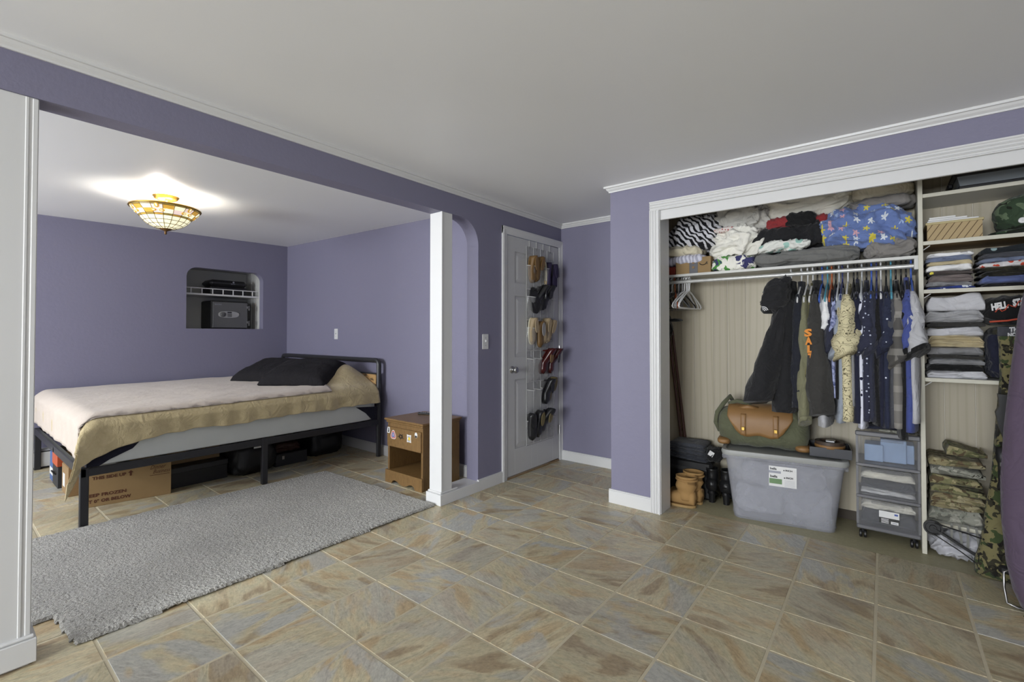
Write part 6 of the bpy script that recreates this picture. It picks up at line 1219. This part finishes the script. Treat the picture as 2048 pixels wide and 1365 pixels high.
for k, (x0, x1, y_) in enumerate(((-1.255, -1.375, 3.745), (-1.235, -1.345, 3.77))):
    q = obj('wooden_pole', MB().tube([(x0, y_, 0.288), (x1, 3.775, 1.25)], [0.012, 0.010], 10), POLE, auto=50); tag(q, ('dark red wooden pole leaning nearest the closet jamb', 'dark red wooden pole leaning against the closet panelling')[k], 'pole', 'wooden poles')
cp = thing('baseball_cap', 'black cap hanging below the empty hangers', 'cap', (-1.33, 3.55, 1.18))
obj('crown', blob((-1.345, 3.55, 1.28), (0.075, 0.08, 0.105), 0.8, 0.9, 0.016, 10, 81), F_BLKC, cp, smooth=True, world=True); obj('brim', blob((-1.262, 3.53, 1.325), (0.085, 0.06, 0.012), 0.8, 0.9, 0.006, 10, 82, shear=(0, 0)), F_BLKC, cp, smooth=True, world=True)
obj('strap', MB().tube([(-1.40, 3.55, 1.36), (-1.43, 3.55, 1.40)], 0.006, 6).tube([(-1.26, 3.50, 1.29), (-1.245, 3.495, 1.245), (-1.255, 3.495, 1.225)], 0.005, 6), F_BLKC, cp, smooth=True, world=True)

# ------------------------------------------------------------------ shoe organizer on the door
VINYL2 = glassy('clear_vinyl', (0.55, 0.55, 0.55, 1), 0.20, 0.05); TRIMW = plain('organizer_white_trim', (0.55, 0.55, 0.54, 1), 0.6)
OX = XA + 0.010; oy0, oy1 = 3.285, 3.715; CWD = (oy1-oy0)/4
so_ = thing('shoe_organizer', 'clear vinyl shoe organizer hanging over the white door', 'organizer', (OX, 3.50, 0.30))
obj('backing', MB().box(OX-0.002, OX, oy0, oy1, 0.235, 2.0, 0), glassy('vinyl_backing', (0.62, 0.62, 0.61, 1), 0.35, 0.3), so_, world=True)
for k in range(4): obj('hanging_strip', MB().box(OX-0.003, OX, oy0+CWD*(k+0.4), oy0+CWD*(k+0.4)+0.012, 1.98, 2.056), TRIMW, so_, world=True)
RIM = [1.83 - 0.275*k for k in range(6)]
def pocket(y0, y1, zr, bul, h=0.205):
    mb = MB(); mb.grid(lambda u, v_: (OX + 0.004 + (bul*math.sin(PI*u)**0.7)*(0.35 + 0.65*v_**0.5)*(1 if v_ > 0 else 0.1), y0 + (y1-y0)*u, zr - h + h*v_ + 0.008*math.sin(PI*u)*(-1 if v_ > 0.9 else 0)), 9, 7); return mb
rngp = random.Random(5)
for r_, zr in enumerate(RIM):
    for c_ in range(4):
        y0, y1 = oy0 + CWD*c_ + 0.003, oy0 + CWD*(c_+1) - 0.003; bul = 0.045 + rngp.random()*0.015
        pk = obj('pocket', pocket(y0, y1, zr, bul), VINYL2, so_, smooth=True, world=True)
        o = obj('pocket_rim', MB().tube([(OX + 0.004 + bul*math.sin(PI*u/8)**0.7, y0 + (y1-y0)*u/8, zr - 0.008*math.sin(PI*u/8)) for u in range(9)], 0.0028, 5), TRIMW, so_, world=True)
    obj('seam', MB().box(OX, OX+0.003, oy0, oy1, zr-0.212, zr-0.206), TRIMW, so_, world=True)
for c_ in range(5): obj('seam', MB().box(OX, OX+0.003, oy0+CWD*c_-0.0025, oy0+CWD*c_+0.0025, 0.24, 2.0), TRIMW, so_, world=True)
def shoe(mu, ms, mi, L=0.235, w=0.078, heel=0.0, low=0.05, hback=0.065):
    parts = []; up = MB(); n = 18; rings = []
    for i in range(16):
        s = i/15; x = L*s; hw_ = w/2*(0.70 + 0.34*math.sin(PI*(0.2 + 0.62*s)))*(1 if s < 0.86 else max(0.2, 1 - ((s-0.86)/0.14)**2*0.75)); h = hback + (low - hback)*min(1, s/0.5); h *= (1 if s < 0.9 else 0.7); zb = 0.008 + heel*max(0, 1 - s/0.6)**0.8
        if i == 0: hw_ *= 0.6
        rings.append([(x, hw_*math.cos(2*PI*j/n), zb + h*0.5 + h*0.5*spow(math.sin(2*PI*j/n), 0.55)) for j in range(n)])
    up.loft(rings); ins = MB().loft([[(L*0.30 + L*0.26*k*math.cos(2*PI*j/16), w*0.30*k*math.sin(2*PI*j/16), 0.008 + hback*0.93 + heel*0.55 + d_ + (low-hback)*0.5*math.cos(2*PI*j/16)*0) for j in range(16)] for k, d_ in ((1.0, -0.004), (1.0, 0.004), (0.8, 0.003))])
    so = MB().loft([[(L*0.5 + L*0.52*spow(math.cos(2*PI*j/20), 0.85), w*0.53*spow(math.sin(2*PI*j/20), 0.85), z + heel*max(0, 1 - (0.5 + 0.52*math.cos(2*PI*j/20))/0.6)**0.8) for j in range(20)] for z in (0.0, 0.012)])
    hl_ = MB().loft([[(0.022 + r2*math.cos(2*PI*j/10), r2*math.sin(2*PI*j/10), z) for j in range(10)] for r2, z in ((0.007, 0), (0.008, 0.02), (0.020, heel+0.008))]) if heel > 0.02 else None
    return up, ins, so, hl_
SM = {'tan': plain('tan_flat_leather', rgb(112, 86, 50, 1.2), 0.5), 'purple': plain('purple_sneaker_knit', rgb(44, 36, 66, 1.0), 0.7), 'dark': plain('black_shoe_leather', (0.014, 0.014, 0.015, 1), 0.35), 'beige': plain('beige_shoe_suede', rgb(140, 124, 98, 1.6), 0.7), 'maroon': plain('maroon_patent', rgb(74, 26, 24, 0.9), 0.25), 'olive': plain('olive_sandal', rgb(92, 82, 52, 1.6), 0.5), 'grey': plain('grey_canvas_shoe', rgb(128, 126, 124, 1.5), 0.7), 'cream': plain('cream_sole', rgb(168, 162, 140, 1.6), 0.6)}
def shoe_in(row, y, mu, ms, mi, label, heel=0.0, roll=0.0, lean=0.0, drop=0.03, flip=False, low=0.05, xo=0.008):
    """toe down in the pocket: local x -> -z, local z -> +x"""
    zr = RIM[row]; L = 0.235
    e = thing('shoe', label, 'shoe', (OX + xo, y, zr + 0.115 - drop), 0, 'shoes in the door organizer')
    M = Matrix(((0, 0, 1), (0, 1, 0), (-1, 0, 0))).to_4x4()
    if flip: M = M @ Matrix.Rotation(PI, 4, 'X') 
    M = Matrix.Rotation(lean, 4, 'X') @ Matrix.Rotation(roll, 4, 'Z') @ M
    if flip: M = Matrix.Translation((0.062, 0, 0)) @ M
    u, i_, s_, h = shoe(SM[mu], SM[ms], SM[mi], L, 0.078, heel, low)
    obj('upper', u.xf(M), SM[mu], e, smooth=True); obj('insole', i_.xf(M), SM[mi], e); obj('sole', s_.xf(M), SM[ms], e, auto=40)
    if h: obj('heel', h.xf(M), SM[ms], e)
C = [oy0 + CWD*(k+0.5) for k in range(4)]
shoe_in(0, C[0], 'tan', 'tan', 'tan', 'tan flat shoe upright in the top left pocket', low=0.035, lean=0.03)
shoe_in(0, C[1]+0.01, 'tan', 'tan', 'tan', 'tan flat shoe leaning right in the top row', low=0.035, lean=-0.32)
shoe_in(0, C[2], 'purple', 'cream', 'dark', 'dark purple sneaker with pale sole in the top row', roll=0.9, drop=0.06)
shoe_in(0, C[3], 'purple', 'cream', 'purple', 'dark purple sneaker at the top right showing its opening', drop=0.07)
shoe_in(1, C[0], 'dark', 'dark', 'dark', 'black high heel at the left of the second row', heel=0.07, roll=-0.5, flip=True)
shoe_in(1, C[1], 'dark', 'dark', 'dark', 'black shoe with gold buckle in the second row', heel=0.05, roll=0.4, lean=-0.3, drop=0.0)
shoe_in(1, C[2], 'dark', 'dark', 'dark', 'black strappy shoe at the right of the second row', heel=0.05, lean=-0.35, drop=0.01)
shoe_in(2, C[0], 'beige', 'cream', 'beige', 'beige sandal with white straps in the third row', low=0.03)
shoe_in(2, C[1], 'tan', 'grey', 'grey', 'tan flat beside the beige sandal in the third row', low=0.04, drop=0.06)
shoe_in(2, C[2], 'beige', 'beige', 'beige', 'beige suede flat right of the tan flat', lean=-0.2, low=0.04)
shoe_in(2, C[3]-0.01, 'beige', 'tan', 'beige', 'beige bow flat at the right of the third row', lean=-0.5, low=0.04, drop=0.05)
shoe_in(3, C[2]-0.02, 'maroon', 'maroon', 'tan', 'maroon high heel left of its pair', heel=0.07, lean=-0.22)
shoe_in(3, C[3]-0.03, 'maroon', 'maroon', 'dark', 'maroon high heel at the right of the fourth row', heel=0.07, lean=-0.15, roll=0.2)
shoe_in(4, C[2], 'dark', 'dark', 'dark', 'black pump in the fifth row', heel=0.05, lean=-0.1)
shoe_in(4, C[3], 'olive', 'dark', 'olive', 'olive and black sandal leaning right in the fifth row', lean=-0.42, low=0.03)
shoe_in(5, C[0], 'dark', 'dark', 'dark', 'black loafer in the bottom left pocket', roll=-0.5, drop=0.05)
shoe_in(5, C[1], 'dark', 'dark', 'olive', 'black loafer second from the left in the bottom row', lean=-0.2, drop=0.04)
shoe_in(5, C[2], 'dark', 'dark', 'olive', 'black heeled shoe right of the loafers at the bottom', heel=0.05, lean=-0.5)
bk = None
for o in bpy.data.objects:
    if o.get('label') == 'black shoe with gold buckle in the second row': bk = o
obj('buckle', MB().tube([(0.085, -0.012, 0.0), (0.085, 0.012, 0.0), (0.085, 0.012, 0.028), (0.085, -0.012, 0.028)], 0.003, 5, closed=True), BRASS, bk)
